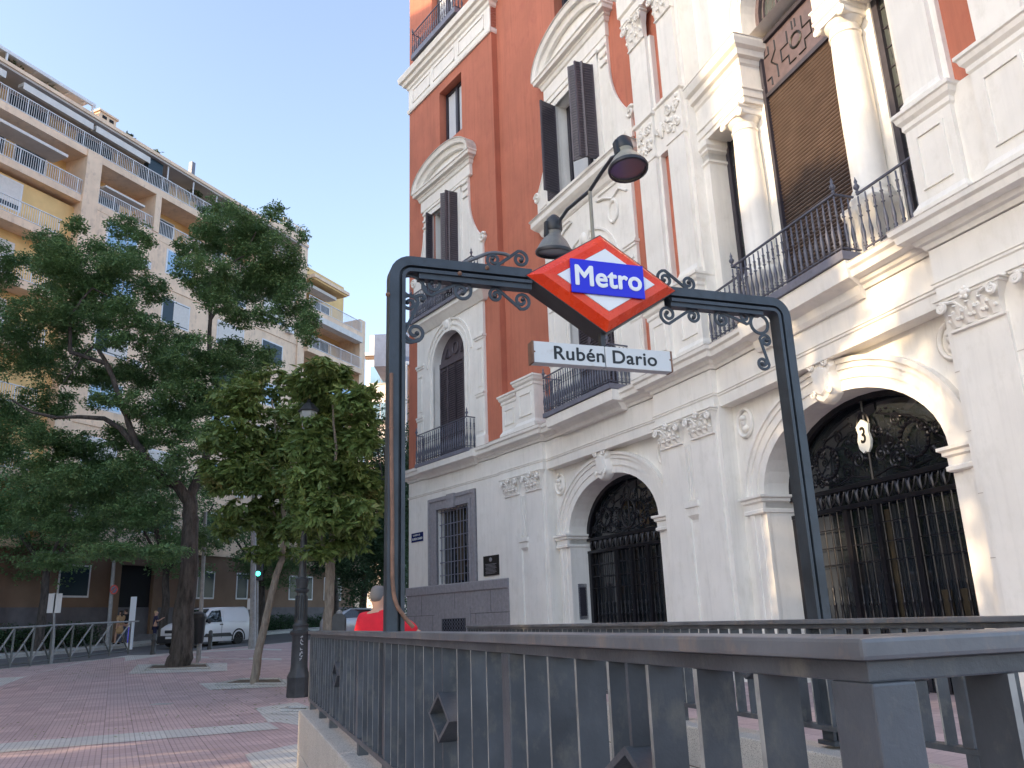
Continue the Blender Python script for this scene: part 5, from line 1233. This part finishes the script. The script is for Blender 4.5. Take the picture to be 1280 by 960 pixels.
hedge(-13,-3,.5,1.3,.9,2.0,'low dark hedge below the ground floor window, behind the street railing',42,12000)
hedge(24,34,3,4,1.1,2.2,'green hedge behind the silver car',43,9000)
hd=thing('hedge','tall clipped hedge left of the square, added out of view to block low sun','hedge',(-18,0,0))  # unseen hedge added to keep low sun off the paving
leaves('foliage',[(-18,y,1.9,1.0,1.2,2.1) for y in range(-12,13)],26000,.22,.14,M['leaf_deep'],hd,seed=47)
for k,(u,z,r,lb) in enumerate(((-14.5,31.7,.8,'green shrub under the left part of the roof pergola'),(-12.6,31.75,.7,'bushy shrub in the middle of the roof pergola'),(-10.6,31.8,.8,'trailing shrub under the roof pergola'),(-8.6,31.7,.75,'shrub at the right end of the roof pergola'),(-3.4,31.5,.35,'round potted shrub next to the roof chimney'),(-1.2,31.5,.3,'small potted plant on the roof edge'),(2.2,30.2,.5,'flowering plant on the top balcony by the flue'),(11.5,32.2,.7,'tall spiky potted plant on the roof corner'),(13.4,32.2,.8,'palm-like potted plant at the end of the roof'))):
    c=bp(u,-.35 if u>-5 else -1.2,z); t_=thing('potted_plant',lb,'plant',(c[0],c[1],31.2 if z>31 else 29.9),group='plants on the roof terrace')
    leaves('foliage',[(c[0],c[1],c[2],r,r,r*.7)]*1,int(900*r),.22,.07,M['leaf_roof'],t_,seed=70+k)
    m=MB(); m.lathe([(.16,0),(.22,.35)],(c[0],c[1],WO[t_.name][2]),10); m.build('pot',M['brick_red'],t_)
_p=[(*gpt(222,833)[:2],3.5),(*gpt(317,856)[:2],2.2),(*gpt(412,875)[:2],2.5),(*gpt(200,900)[:2],2.5),(*gpt(60,840)[:2],4)]
fallen('fallen_leaves','small yellow-brown leaves scattered over the paving',_p,700,3,M['leaf_olive'])
# ---------------------------------------------------------------- street furniture
surf('cast_iron',(.045,.05,.055),.45,.25,8,bump=.15); surf('galvanised',(.3,.31,.32),.5,.2,6,bump=.05,dark=(.16,.16,.16)); surf('bin_plastic',(.02,.023,.028),.45,.2,6)
flat('green_signal',(0,.5,.35),.3,emit=(.05,1,.62),es=2.2); flat('red_sign',(.5,.03,.03),.4); flat('plate_white',(.6,.62,.65),.5); flat('banner_white',(.62,.68,.75),.5); flat('lantern_glass',(.35,.37,.36),.15)
b=gpt(372.5,871); Yl=b[1]; lp=thing('street_lamp','tall ornate cast iron lamp post with white scribbles on its base, next to the railing','street lamp',b)
m=MB(); m.lathe([(.245,-.05),(.245,.02),(.24,.36),(.25,.38),(.235,.42),(.19,.5),(.18,.56)],b,8); m.build('base',M['cast_iron'],lp,smooth=30,bevel=.006)
m=MB(); m.lathe([(.175,.55),(.17,.6),(.165,1.18),(.18,1.2),(.21,1.23),(.215,1.28),(.16,1.31),(.15,1.36),(.17,1.4),(.14,1.44)],b,16); m.build('pedestal',M['cast_iron'],lp,smooth=40)
m=MB(); m.lathe([(.13,1.44),(.115,1.6),(.12,1.85),(.1,2.05),(.14,2.08),(.15,2.12),(.11,2.15),(.13,2.3),(.14,2.34),(.09,2.38),(.075,2.6),(.062,3.8),(.052,5.4)],b,16)
for k in range(14): a=2*PI*k/14; m.tube([(b[0]+.125*math.cos(a),b[1]+.125*math.sin(a),b[2]+1.5),(b[0]+.115*math.cos(a),b[1]+.115*math.sin(a),b[2]+2.0)],.015,4)
m.build('shaft',M['cast_iron'],lp,smooth=40)
zt=at(389,499,Yl)[2]-b[2]
m=MB(); m.lathe([(.05,5.3),(.05,zt-1.0),(.09,zt-.95),(.06,zt-.88)],b,10); m.build('neck',M['cast_iron'],lp,smooth=40)
m=MB(); m.lathe([(.09,zt-.87),(.2,zt-.3)],b,6); ln=m.build('lantern',M['lantern_glass'],lp)
m=MB(); m.lathe([(.22,zt-.3),(.24,zt-.27),(.12,zt-.12),(.05,zt-.06),(.03,zt),(.0,zt+.03)],b,6); m.build('lantern_cap',M['cast_iron'],ln)
g=random.Random(5); m=MB()
for k in range(9):
    zz=1.16-k*.055; a0=-1.15+.05*(k%2)
    pts=[]
    for j in range(5): a=a0+g.uniform(-.16,.16); pts.append((b[0]+.181*math.cos(a),b[1]+.181*math.sin(a),b[2]+zz+g.uniform(-.035,.035)))
    m.tube(pts,.006,4)
m.build('graffiti',M['plate_white'],lp)
def scaleY(Y): return Y/1066
def pole(name,label,bx_,by_,tx,ty,r,cat_,mat='galvanised'):
    b_=gpt(bx_,by_); t_=at(tx,ty,b_[1]); p=thing(name,label,cat_,b_); m=MB(); m.tube([(b_[0],b_[1],b_[2]-.05),(b_[0]+(t_[0]-b_[0])*.1,b_[1],b_[2]+.9),t_],[r*1.25,r,r*.8],10); m.build('pole',M[mat],p,smooth=50); return p,b_,t_
p,b_,t_=pole('street_lamp','plain thick grey lamp post standing between the van and the leaning young tree',315,811,318,600,.13,'street lamp')
m=MB(); m.box(t_[0]-1.2,t_[0]+.1,t_[1]-.1,t_[1]+.1,t_[2]-.05,t_[2]+.08); m.build('lamp_head',M['galvanised'],p)
m=MB(); m.box(b_[0]-.27,b_[0]-.12,b_[1]-.1,b_[1]+.05,2.3,2.75); m.build('junction_box',M['plate_white'],p)
p,b_,t_=pole('traffic_light','traffic light showing green on a slim pole beside the thick grey post',320.5,806,322,700,.055,'traffic light')
s=scaleY(b_[1]); m=MB(); m.box(t_[0]-.02,t_[0]+.26,t_[1]-.15,t_[1]+.13,t_[2]-.95,t_[2]-.02); h_=m.build('signal_head',M['bin_plastic'],p,bevel=.02)
c=at(322.5,717,b_[1]-.17); m=MB(); m.lathe([(0,0),(.11,0)],(0,0,0),14,caps=False); m.v=[(c[0]+x,c[1],c[2]+y) for x,y,z in m.v]; m.build('green_lens',M['green_signal'],h_)
for dz in (.3,.6):
    m=MB(); m.lathe([(0,0),(.1,0)],(0,0,0),14,caps=False); m.v=[(c[0]+x,c[1],c[2]+dz+y) for x,y,z in m.v]; m.build('dark_lens',M['black_paint'],h_)
p,b_,t_=pole('street_lamp','slim pale grey post with a round red and blue no-parking sign, at the left',134,807,149,620,.1,'street lamp')
m=MB(); m.box(t_[0]-.2,t_[0]+1.0,t_[1]-.1,t_[1]+.1,t_[2]-.05,t_[2]+.08); m.build('lamp_head',M['galvanised'],p)
ns_=thing('no_parking_sign','round no-parking sign, red ring on blue, fixed to the slim grey post','sign',at(142.5,737,b_[1]-.15))
c=WO[ns_.name]
for r,dd,mm in ((.24,0,'red_sign'),(.17,-.012,'blue_enamel')):
    m=MB(); m.lathe([(0,0),(r,0),(r,.01),(0,.01)],(0,0,0),20,caps=False); m.v=[(c[0]+x*.9,c[1]+dd+z,c[2]+y) for x,y,z in m.v]; m.build('disc',M[mm],ns_)
m=MB(); m.box(-.17,.17,-.02,-.014,-.025,.025); m.v=[(c[0]+x*.7-z*.7,c[1]+y,c[2]+x*.7+z*.7) for x,y,z in m.v]; m.build('bar',M['red_sign'],ns_)
p,b_,t_=pole('road_sign','two white sign plates side by side on one post behind the street railing',64,830,68,741,.04,'sign')
for a in (61.5,69): 
    u=at(a,742,b_[1]-.06); v=at(a+6.5,766,b_[1]-.06); m=MB(); m.box(u[0],v[0],b_[1]-.08,b_[1]-.05,v[2],u[2]); m.build('plate',M['plate_white'],p)
b_=gpt(159,812); tt=thing('info_totem','tall narrow white and blue information panel at the end of the street railing','sign',b_)
h1=at(164,746,b_[1])[2]; m=MB(); m.box(b_[0]-.05,b_[0]+.2,b_[1],b_[1]+.08,b_[2],h1); m.build('panel',M['banner_white'],tt)
m=MB(); m.box(b_[0]-.04,b_[0]+.1,b_[1]-.01,b_[1],b_[2]+.3,b_[2]+1.0); m.build('blue_field',M['sign_blue'],tt)
def bollard(x,y,label):
    b_=gpt(x,y); o=thing('bollard',label,'bollard',b_,group='bollards along the kerb'); m=MB()
    m.lathe([(.11,-.02),(.11,.08),(.085,.12),(.09,.5),(.105,.53),(.105,.58),(.08,.62),(.085,.72),(.06,.78),(.0,.8)],b_,14); m.build('post',M['cast_iron'],o,smooth=40)
bollard(191,818,'short dark bollard left of the big tree trunk'); bollard(262,812,'short dark bollard right of the litter bin, before the van'); 
def litter(b_,label,rot,h=1.25,w=.25):
    o=thing('litter_bin',label,'bin',b_); x,y,z=b_
    m=MB(); m.lathe([(w*.8,h*.42),(w*.86,h*.45),(w,h*.95),(w*1.02,h*.98)],b_,18,sy=.85); m.build('body',M['bin_plastic'],o,smooth=30)
    m=MB(); m.lathe([(w*1.08,h*.97),(w*1.1,h*1.0),(w*.9,h*1.08),(w*.4,h*1.12),(.0,h*1.13)],b_,18,sy=.85); m.build('lid',M['bin_plastic'],o,smooth=30)
    m=MB(); m.tube([(x+w*.2,y+w*.4,z-.02),(x+w*.2,y+w*.4,z+h*.95)],.06,8); m.build('stand',M['galvanised'],o,smooth=40)
    return o
b_=gpt(243,829); litter(b_,'dark plastic litter bin on a stand beside the big tree trunk',0,1.42,.27)
p,b2_,t_=pole('street_post','slim grey post rising behind the litter bin and the tree trunk',248,826,257,640,.07,'post')
b_=at(424,800,18.5); b_=(b_[0],b_[1],gz(0,18.5)); o=thing('parking_meter','dark metal box with small domed cap, just behind the railing','parking meter',b_)
zt=at(424,767,18.5)[2]; m=MB(); m.mold(b_[0]-.15,b_[0]+.15,b_[1]-.15,b_[1],[(0,b_[2]),(0,zt-.12),(-.04,zt-.03),(-.08,zt)]); m.build('housing',M['cast_iron'],o,bevel=.01)
m=MB(); m.lathe([(.07,0),(.06,.05),(.0,.09)],(b_[0],b_[1]-.05,zt),12); m.build('cap',M['galvanised'],o,smooth=40)
# street railing with crossed struts
sr=thing('street_railing','low grey metal railing with slanted struts at the pavement edge, far left','railing',gpt(90,827))
PB_=[(-14,837.5),(12,835.3),(37.3,833),(60.6,829.6),(86.9,826.7),(111.6,822.9),(136.4,820),(160,817.4)]; HR=1.28
pts=[gpt(*p) for p in PB_]
sf=surf('rail_grey',(.12,.13,.13),.45,.2,6,bump=.05)
m=MB(); m.tube([(x,y,z+HR) for x,y,z in pts]+[(pts[-1][0]+.25,pts[-1][1]+.2,pts[-1][2]+HR)],.035,6); m.build('handrail',M['galvanised'],sr)
m=MB(); m.tube([(x,y,z+.12) for x,y,z in pts],.03,6); m.build('lower_rail',sf,sr)
for i,(x,y,z) in enumerate(pts):
    m=MB(); m.tube([(x,y,z),(x,y,z+HR)],.035,6); m.build('post',sf,sr)
    if i:
        a=pts[i-1]; mid=((a[0]+x)/2,(a[1]+y)/2,(a[2]+z)/2)
        m=MB(); m.tube([(x,y,z+.1),(mid[0],mid[1],mid[2]+HR*.62)],.03,6); m.build('strut',sf,sr)
        m=MB(); m.tube([(a[0],a[1],a[2]+.15),(x,y,z+HR-.02)],.03,6); m.build('strut',M['galvanised'],sr)
# ---------------------------------------------------------------- vehicles
surf('van_white',(.72,.73,.76),.25,.03,1,bump=0,spec=.6); surf('car_silver',(.5,.52,.55),.25,.03,1,bump=0,metal=.4); surf('tyre',(.02,.02,.02),.8,.2,8); flat('hub',(.45,.46,.48),.35,metal=.6); surf('bumper_black',(.025,.026,.03),.5,.2,5); flat('car_glass',(.02,.025,.03),.04,spec=1); flat('lamp_clear',(.6,.65,.7),.1,spec=1); flat('lamp_red',(.4,.02,.02),.2)
def loftcar(parent,name,secs,mat,prof):
    "secs: x, half width, z bottom, z shoulder, z top, half width at top"
    m=MB(); R=[]
    for x,w,zb,zs,zt,wt in secs:
        R.append([(x,-w*.94,zb),(x,-w,zb+.12),(x,-w,zs),(x,-wt,zt-.06),(x,-wt*.85,zt),(x,wt*.85,zt),(x,wt,zt-.06),(x,w,zs),(x,w,zb+.12),(x,w*.94,zb)])
    m.loft(R); return m.build(name,mat,parent,smooth=38,local=True)
def wheel(parent,x,y,r,proto):
    if proto[0] is None:
        m=MB(); m.lathe([(r*.62,-.1),(r*.95,-.11),(r,-.07),(r,.07),(r*.95,.11),(r*.62,.1)],(0,0,0),24); m.v=[(a,c,b) for a,b,c in m.v]; w=m.build('wheel',M['tyre'],parent,smooth=40,local=True)
        m=MB(); m.lathe([(0,-.09),(r*.3,-.095),(r*.6,-.075),(r*.62,.0),(r*.62,.075),(r*.3,.095),(0,.09)],(0,0,0),20); m.v=[(a,c,b) for a,b,c in m.v]; m.build('hub',M['hub'],w,smooth=30,local=True); proto[0]=w; w.location=(x,y,r); return w
    w=proto[0].copy(); COL.objects.link(w); w.location=(x,y,r); w.parent=parent
    for g_ in proto[0].children: k_=g_.copy(); COL.objects.link(k_); k_.parent=w
    return w
vp=at(256,800,43); vz=gz(0,43)-.13
va=thing('delivery_van','white delivery van driving left past the apartment doorway','van',(vp[0],vp[1],vz),math.atan2(-DB[1],-DB[0])-.05)
VS=[(2.12,.62,.32,.72,.86,.55),(2.05,.80,.25,.86,.98,.7),(1.75,.88,.22,.98,1.1,.78),(1.25,.90,.2,1.05,1.2,.8),(1.0,.91,.2,1.08,1.3,.78),(.35,.92,.2,1.1,1.78,.74),(-.1,.92,.2,1.1,1.85,.74),(-1.9,.92,.2,1.1,1.86,.74),(-2.1,.90,.22,1.1,1.8,.72),(-2.22,.84,.35,1.0,1.5,.7)]
loftcar(va,'body',VS,M['van_white'],None)
for s_ in (-1,1):
    m=MB(); m.loft([[(1.0,s_*.90,1.12),(.4,s_*.78,1.66),(-.15,s_*.765,1.7),(-.15,s_*.935,1.12)],[(1.0,s_*.92,1.12),(.4,s_*.80,1.66),(-.15,s_*.785,1.7),(-.15,s_*.955,1.12)]]); m.build('side_window',M['car_glass'],va,local=True)
    m=MB(); m.loft([[(-.3,s_*.90,1.14),(-.3,s_*.79,1.64),(-1.75,s_*.79,1.64),(-1.85,s_*.90,1.14)],[(-.3,s_*.925,1.14),(-.3,s_*.80,1.64),(-1.75,s_*.80,1.64),(-1.85,s_*.925,1.14)]]); m.build('side_panel',M['van_white'],va,local=True)
    m=MB(); m.loft([[(.95,s_*.9,.42),(.8,s_*.9,.58),(-.75,s_*.9,.6),(-.95,s_*.9,.42)],[(.95,s_*.94,.42),(.8,s_*.945,.58),(-.75,s_*.945,.6),(-.95,s_*.94,.42)]]); m.build('rub_strip',M['bumper_black'],va,local=True)
    m=MB(); m.box(-.25,-.05,s_*.92-.02,s_*.92+.02,.98,1.03); m.build('door_handle',M['bumper_black'],va,local=True)
    m=MB(); m.box(-.2,-.185,s_*.915-.012,s_*.915+.012,.35,1.1); m.build('door_seam',M['bumper_black'],va,local=True)
    m=MB(); m.ball((.75,s_*1.03,1.18),(.09,.1,.13)); m.build('mirror',M['bumper_black'],va,smooth=60,local=True)
    m=MB(); m.ball((1.88,s_*.72,.86),(.2,.16,.1)); m.build('headlight',M['lamp_clear'],va,smooth=60,local=True)
    for x in (1.38,-1.35):
        m=MB(); m.tube([(x+.42*math.cos(a*PI/12),s_*.9,.34+.42*math.sin(a*PI/12)) for a in range(-1,14)],.045,6); m.build('wheel_arch',M['bumper_black'],va,smooth=50,local=True)
m=MB(); m.loft([[(1.05,-.72,1.22),(1.05,.72,1.22),(.42,.62,1.74),(.42,-.62,1.74)],[(1.09,-.74,1.25),(1.09,.74,1.25),(.46,.64,1.77),(.46,-.64,1.77)]]); m.build('windscreen',M['car_glass'],va,local=True)
m=MB(); m.box(1.9,2.2,-.82,.82,.2,.55); m.build('bumper',M['bumper_black'],va,local=True,bevel=.05)
m=MB(); m.box(2.08,2.16,-.4,.4,.66,.8); m.build('grille',M['bumper_black'],va,local=True,bevel=.02)
m=MB(); m.box(2.19,2.21,-.26,.26,.4,.51); m.build('number_plate',M['plate_white'],va,local=True)
pr=[None]
for x in (1.38,-1.35):
    for s_ in (-1,1): wheel(va,x,s_*.82,.33,pr)
cp_=at(452,780,44); ca=thing('parked_car','silver car roof just visible behind the iron railing, left of the man in red','car',(cp_[0],cp_[1],gz(0,44)-.0),math.atan2(DB[1],DB[0])-.9)
CS=[(2.1,.6,.35,.6,.7,.5),(1.95,.8,.22,.74,.84,.72),(1.0,.86,.2,.86,.98,.74),(.4,.87,.2,.9,1.4,.62),(-.6,.87,.2,.9,1.43,.62),(-1.4,.86,.2,.88,1.1,.7),(-2.0,.8,.25,.8,.95,.68),(-2.1,.65,.4,.65,.8,.6)]
loftcar(ca,'body',CS,M['car_silver'],None)
for s_ in (-1,1):
    m=MB(); m.loft([[(.9,s_*.85,.95),(.35,s_*.68,1.33),(-.6,s_*.68,1.36),(-1.2,s_*.85,.95)],[(.9,s_*.87,.95),(.35,s_*.70,1.33),(-.6,s_*.70,1.36),(-1.2,s_*.87,.95)]]); m.build('side_window',M['car_glass'],ca,local=True)
m=MB(); m.loft([[(1.0,-.7,.99),(1.0,.7,.99),(.45,.56,1.36),(.45,-.56,1.36)],[(1.03,-.7,1.01),(1.03,.7,1.01),(.48,.56,1.38),(.48,-.56,1.38)]]); m.build('windscreen',M['car_glass'],ca,local=True)
pr=[None]
for x in (1.3,-1.3):
    for s_ in (-1,1): wheel(ca,x,s_*.78,.31,pr)
# ---------------------------------------------------------------- people
flat('skin',(.5,.3,.22),.55); flat('hair_grey',(.13,.13,.135),.8); flat('hair_dark',(.03,.02,.015),.7); flat('hair_blond',(.35,.24,.12),.7)
surf('cloth_red',(.62,.012,.03),.85,.1,10,bump=.2); surf('cloth_navy',(.02,.022,.06),.9,.1,10); surf('cloth_tan',(.42,.27,.14),.9,.1,10); surf('cloth_black',(.015,.015,.018),.9,.1,10); surf('cloth_jeans',(.08,.12,.22),.9,.1,10); surf('cloth_grey',(.2,.2,.21),.9,.1,10)
def skin(name,verts,edges,mat,parent,levels=2):
    me=bpy.data.meshes.new(name); me.from_pydata([v[:3] for v in verts],edges,[]); ob=bpy.data.objects.new(name,me); COL.objects.link(ob)
    md=ob.modifiers.new('s','SKIN'); sb=ob.modifiers.new('u','SUBSURF'); sb.levels=levels; sb.render_levels=levels
    if not me.skin_vertices: me.skin_vertices.new() if hasattr(me.skin_vertices,'new') else None
    for i,v in enumerate(verts):
        r=v[3] if hasattr(v[3],'__len__') else (v[3],v[3]); me.skin_vertices[0].data[i].radius=r
    me.skin_vertices[0].data[0].use_root=True
    dg=bpy.context.evaluated_depsgraph_get(); dg.update(); m2=bpy.data.meshes.new_from_object(ob.evaluated_get(dg)); bpy.data.objects.remove(ob)
    m2.materials.clear(); m2.materials.append(mat); m2.polygons.foreach_set('use_smooth',[True]*len(m2.polygons))
    o=bpy.data.objects.new(name,m2); COL.objects.link(o); o.parent=parent; return o
def person(label,loc,rz,h,top,bottom,shoes,hair,pose='stand',longsleeve=False,skirt=False,hairlen=0):
    P_=thing('person',label,'person',loc,rz); s=h/1.75
    la=dict(elb=(-.25,.0,1.17),wr=(-.26,.07,.93)); ra=dict(elb=(.25,.0,1.17),wr=(.26,.07,.93)); lk=(-.11,.02,.5); ln_=(-.11,-.02,.09); rk=(.11,.02,.5); rn=(.11,-.02,.09)
    if pose=='walk': lk=(-.1,.15,.52); ln_=(-.1,.18,.1); rk=(.1,-.02,.49); rn=(.1,-.28,.14); la=dict(elb=(-.25,-.12,1.18),wr=(-.25,-.08,.95)); ra=dict(elb=(.25,.12,1.2),wr=(.24,.25,1.0))
    if pose=='phone': ra=dict(elb=(.27,.08,1.18),wr=(.14,.3,1.32)); la=dict(elb=(-.27,.08,1.18),wr=(-.1,.3,1.3))
    if pose=='lean': ra=dict(elb=(.42,.16,1.22),wr=(.55,.4,1.16))
    V=[];E=[]
    def v(p,r,link=None):
        V.append((p[0]*s,p[1]*s,p[2]*s,(r[0]*s,r[1]*s) if hasattr(r,'__len__') else r*s)); 
        if link is not None: E.append((link,len(V)-1))
        return len(V)-1
    pel=v((0,0,.95),(.15,.11)); sp=v((0,0,1.15),(.135,.1),pel); chs=v((0,-.01,1.36),(.155,.11),sp); nk=v((0,0,1.49),.06,chs); hb=v((0,.012,1.56),(.074,.085),nk); hd=v((0,.01,1.645),(.08,.094),hb); v((0,.0,1.70),(.068,.078),hd)
    v((0,.125,1.61),.012,hd); v((.082,0,1.62),.014,hd); v((-.082,0,1.62),.014,hd)
    hands=[]
    for sg,A_ in ((-1,la),(1,ra)):
        sh=v((sg*.18,-.01,1.42),.06,chs); el=v(A_['elb'],.043,sh); w=v(A_['wr'],.03,el)
        d=Vector(A_['wr'])-Vector(A_['elb']); d.normalize(); pc=Vector(A_['wr'])+d*.06; pm=v(tuple(pc),(.035,.02),w)
        sd=Vector((sg*.2,1,0)).cross(d).cross(d)*-1 if abs(d.z)>.5 else Vector((1,0,0)); sd=(sd-d*sd.dot(d)).normalized()
        for k,(o_,l_) in enumerate(((-.027,.065),(-.009,.08),(.009,.075),(.027,.06))):
            a=pc+sd*o_+d*.03; f1=v(tuple(a),.009,pm); f2=v(tuple(a+d*l_*.6+Vector((0,.01,0))),.008,f1); v(tuple(a+d*l_+Vector((0,.025,0))),.006,f2)
        a=pc+sd*.035; v(tuple(a+d*.03+sd*.02),.009,pm)
    for sg,kn,an in ((-1,lk,ln_),(1,rk,rn)):
        hp=v((sg*.095,0,.88),.09,pel); k_=v(kn,.058,hp); a_=v(an,.04,k_); v((an[0],an[1]+.15,max(.04,an[2]-.05)),(.04,.03),a_)
    skin('body',V,E,M['skin'],P_)
    def seg(name,pts,edges,mat,grow): skin(name,[(x*s,y*s,z*s,((r[0]+grow)*s,(r[1]+grow)*s) if hasattr(r,'__len__') else (r+grow)*s) for x,y,z,r in pts],edges,mat,P_)
    g_=.023
    T_=[(0,0,.93,(.15,.115)),(0,0,1.15,(.14,.105)),(0,-.01,1.36,(.16,.115)),(0,-.005,1.45,(.07,.06)),(-.18,-.01,1.42,.065),(.18,-.01,1.42,.065)]
    Ed=[(0,1),(1,2),(2,3),(2,4),(2,5)]
    for sg,A_,k in ((-1,la,4),(1,ra,5)):
        e_=Vector(A_['elb']); sh=Vector((sg*.18,-.01,1.42)); q_=sh.lerp(e_,1.0 if longsleeve else .8); T_.append((q_.x,q_.y,q_.z,.052)); Ed.append((k,len(T_)-1))
        if longsleeve: w_=Vector(A_['wr']); T_.append((w_.x,w_.y,w_.z,.036)); Ed.append((len(T_)-2,len(T_)-1))
    seg('shirt',T_,Ed,M[top],g_)
    if skirt: seg('skirt',[(0,0,.98,(.15,.12)),(0,0,.8,(.2,.15)),(0,0,.5,(.23,.18))],[(0,1),(1,2)],M[bottom],.01)
    else: seg('trousers',[(0,0,.96,(.15,.115)),(-.095,0,.86,.092),(.095,0,.86,.092),(*lk,.062),(*rk,.062),(*[c*1.0 for c in ln_],.05),(*rn,.05)],[(0,1),(0,2),(1,3),(2,4),(3,5),(4,6)],M[bottom],.014)
    for an in (ln_,rn): seg('shoe',[(an[0],an[1]-.03,max(.045,an[2]-.04),(.04,.04)),(an[0],an[1]+.07,max(.04,an[2]-.05),(.042,.035)),(an[0],an[1]+.17,max(.035,an[2]-.055),(.036,.026))],[(0,1),(1,2)],M[shoes],.008)
    H=[(0,-.035,1.565,(.07,.065)),(0,-.022,1.64,(.086,.09)),(0,-.005,1.705,(.08,.085)),(0,.0,1.74,(.05,.055))]; EE=[(0,1),(1,2),(2,3)]
    if hairlen: H.append((0,-.07,1.6-hairlen,(.07,.03))); EE.append((0,4))
    seg('hair',H,EE,M[hair],.004)
    return P_
pm_=at(474,780,8.9); person('grey-haired man in a red T-shirt seen from behind, at the top of the metro stairs',(pm_[0],pm_[1],gz(0,8.9)),R_(-28),1.84,'cloth_red','cloth_grey','cloth_black','hair_grey','lean')
def pers(px,py,*a,**k):
    b_=gpt(px,py); return a,b_
def ped(px,Y,yfoot,yhead,label,rz,*cl,**k):
    p0=at(px,yfoot,Y); g0=gz(0,Y)-.13; hh=(yfoot-yhead)*Y/1066*1.04; person(label,(p0[0],p0[1],max(g0,p0[2]-.05)),rz,hh,*cl,**k)
ped(148,44,804,765,'woman in a tan dress walking beside a dark-clothed companion, behind the street railing',R_(60),'cloth_tan','cloth_tan','cloth_black','hair_dark',pose='walk',skirt=True,hairlen=.2)
ped(154,44.5,804,763,'dark-clothed walker beside the woman in tan, next to the information panel',R_(60),'cloth_black','cloth_jeans','cloth_black','hair_dark',pose='walk')
ped(192,43,805,765,'fair-haired person in dark blue looking down at their hands in front of the van',R_(-60),'cloth_navy','cloth_navy','cloth_grey','hair_blond',pose='phone')
# ---------------------------------------------------------------- camera, sky, sun
cam=bpy.data.cameras.new('camera'); co=bpy.data.objects.new('camera',cam); COL.objects.link(co); S.camera=co
cam.sensor_width=36; cam.lens=FOC/1280*36; cam.clip_start=.05; cam.clip_end=2000
X=Vector((RTc[0],FWc[0],UPc[0])); Yv=-Vector((RTc[1],FWc[1],UPc[1])); Zv=-Vector((RTc[2],FWc[2],UPc[2]))
mt=Matrix((X,Yv,Zv)).transposed().to_4x4(); mt.translation=(0,0,EYE); co.matrix_world=mt
W=bpy.data.worlds.new('World'); S.world=W; W.use_nodes=True; nt=W.node_tree; bg=nt.nodes['Background']
sky=nt.nodes.new('ShaderNodeTexSky'); sky.sky_type='NISHITA'; sky.sun_disc=False
SUN_EL,SUN_HD=SUNP
sky.sun_elevation=R_(SUN_EL); sky.sun_rotation=R_(SUN_HD)
sky.altitude=600; sky.air_density=1.0; sky.dust_density=2.8; sky.ozone_density=1.6
hs=nt.nodes.new('ShaderNodeHueSaturation'); hs.inputs['Saturation'].default_value=.8; nt.links.new(sky.outputs[0],hs.inputs['Color'])
mx=nt.nodes.new('ShaderNodeMix'); mx.data_type='RGBA'; mx.blend_type='MULTIPLY'; mx.inputs[0].default_value=1; mx.inputs[7].default_value=(.98,.985,1.02,1)
nt.links.new(hs.outputs[0],mx.inputs[6]); nt.links.new(mx.outputs[2],bg.inputs[0]); bg.inputs[1].default_value=.15
sl=bpy.data.lights.new('sun','SUN'); so=bpy.data.objects.new('sun',sl); COL.objects.link(so)
sl.energy=2.0; sl.angle=R_(.6); sl.color=(1,.74,.45)
h=R_(SUN_HD); e=R_(SUN_EL); d=Vector((math.sin(h)*math.cos(e),math.cos(h)*math.cos(e),math.sin(e)))
so.rotation_euler=d.to_track_quat('Z','Y').to_euler(); so.location=d*60
S.view_settings.view_transform='Standard'; S.view_settings.look='None'; S.view_settings.gamma=1; S.view_settings.exposure=EXPO
S.render.engine='CYCLES'; S.render.resolution_x=1024; S.render.resolution_y=768
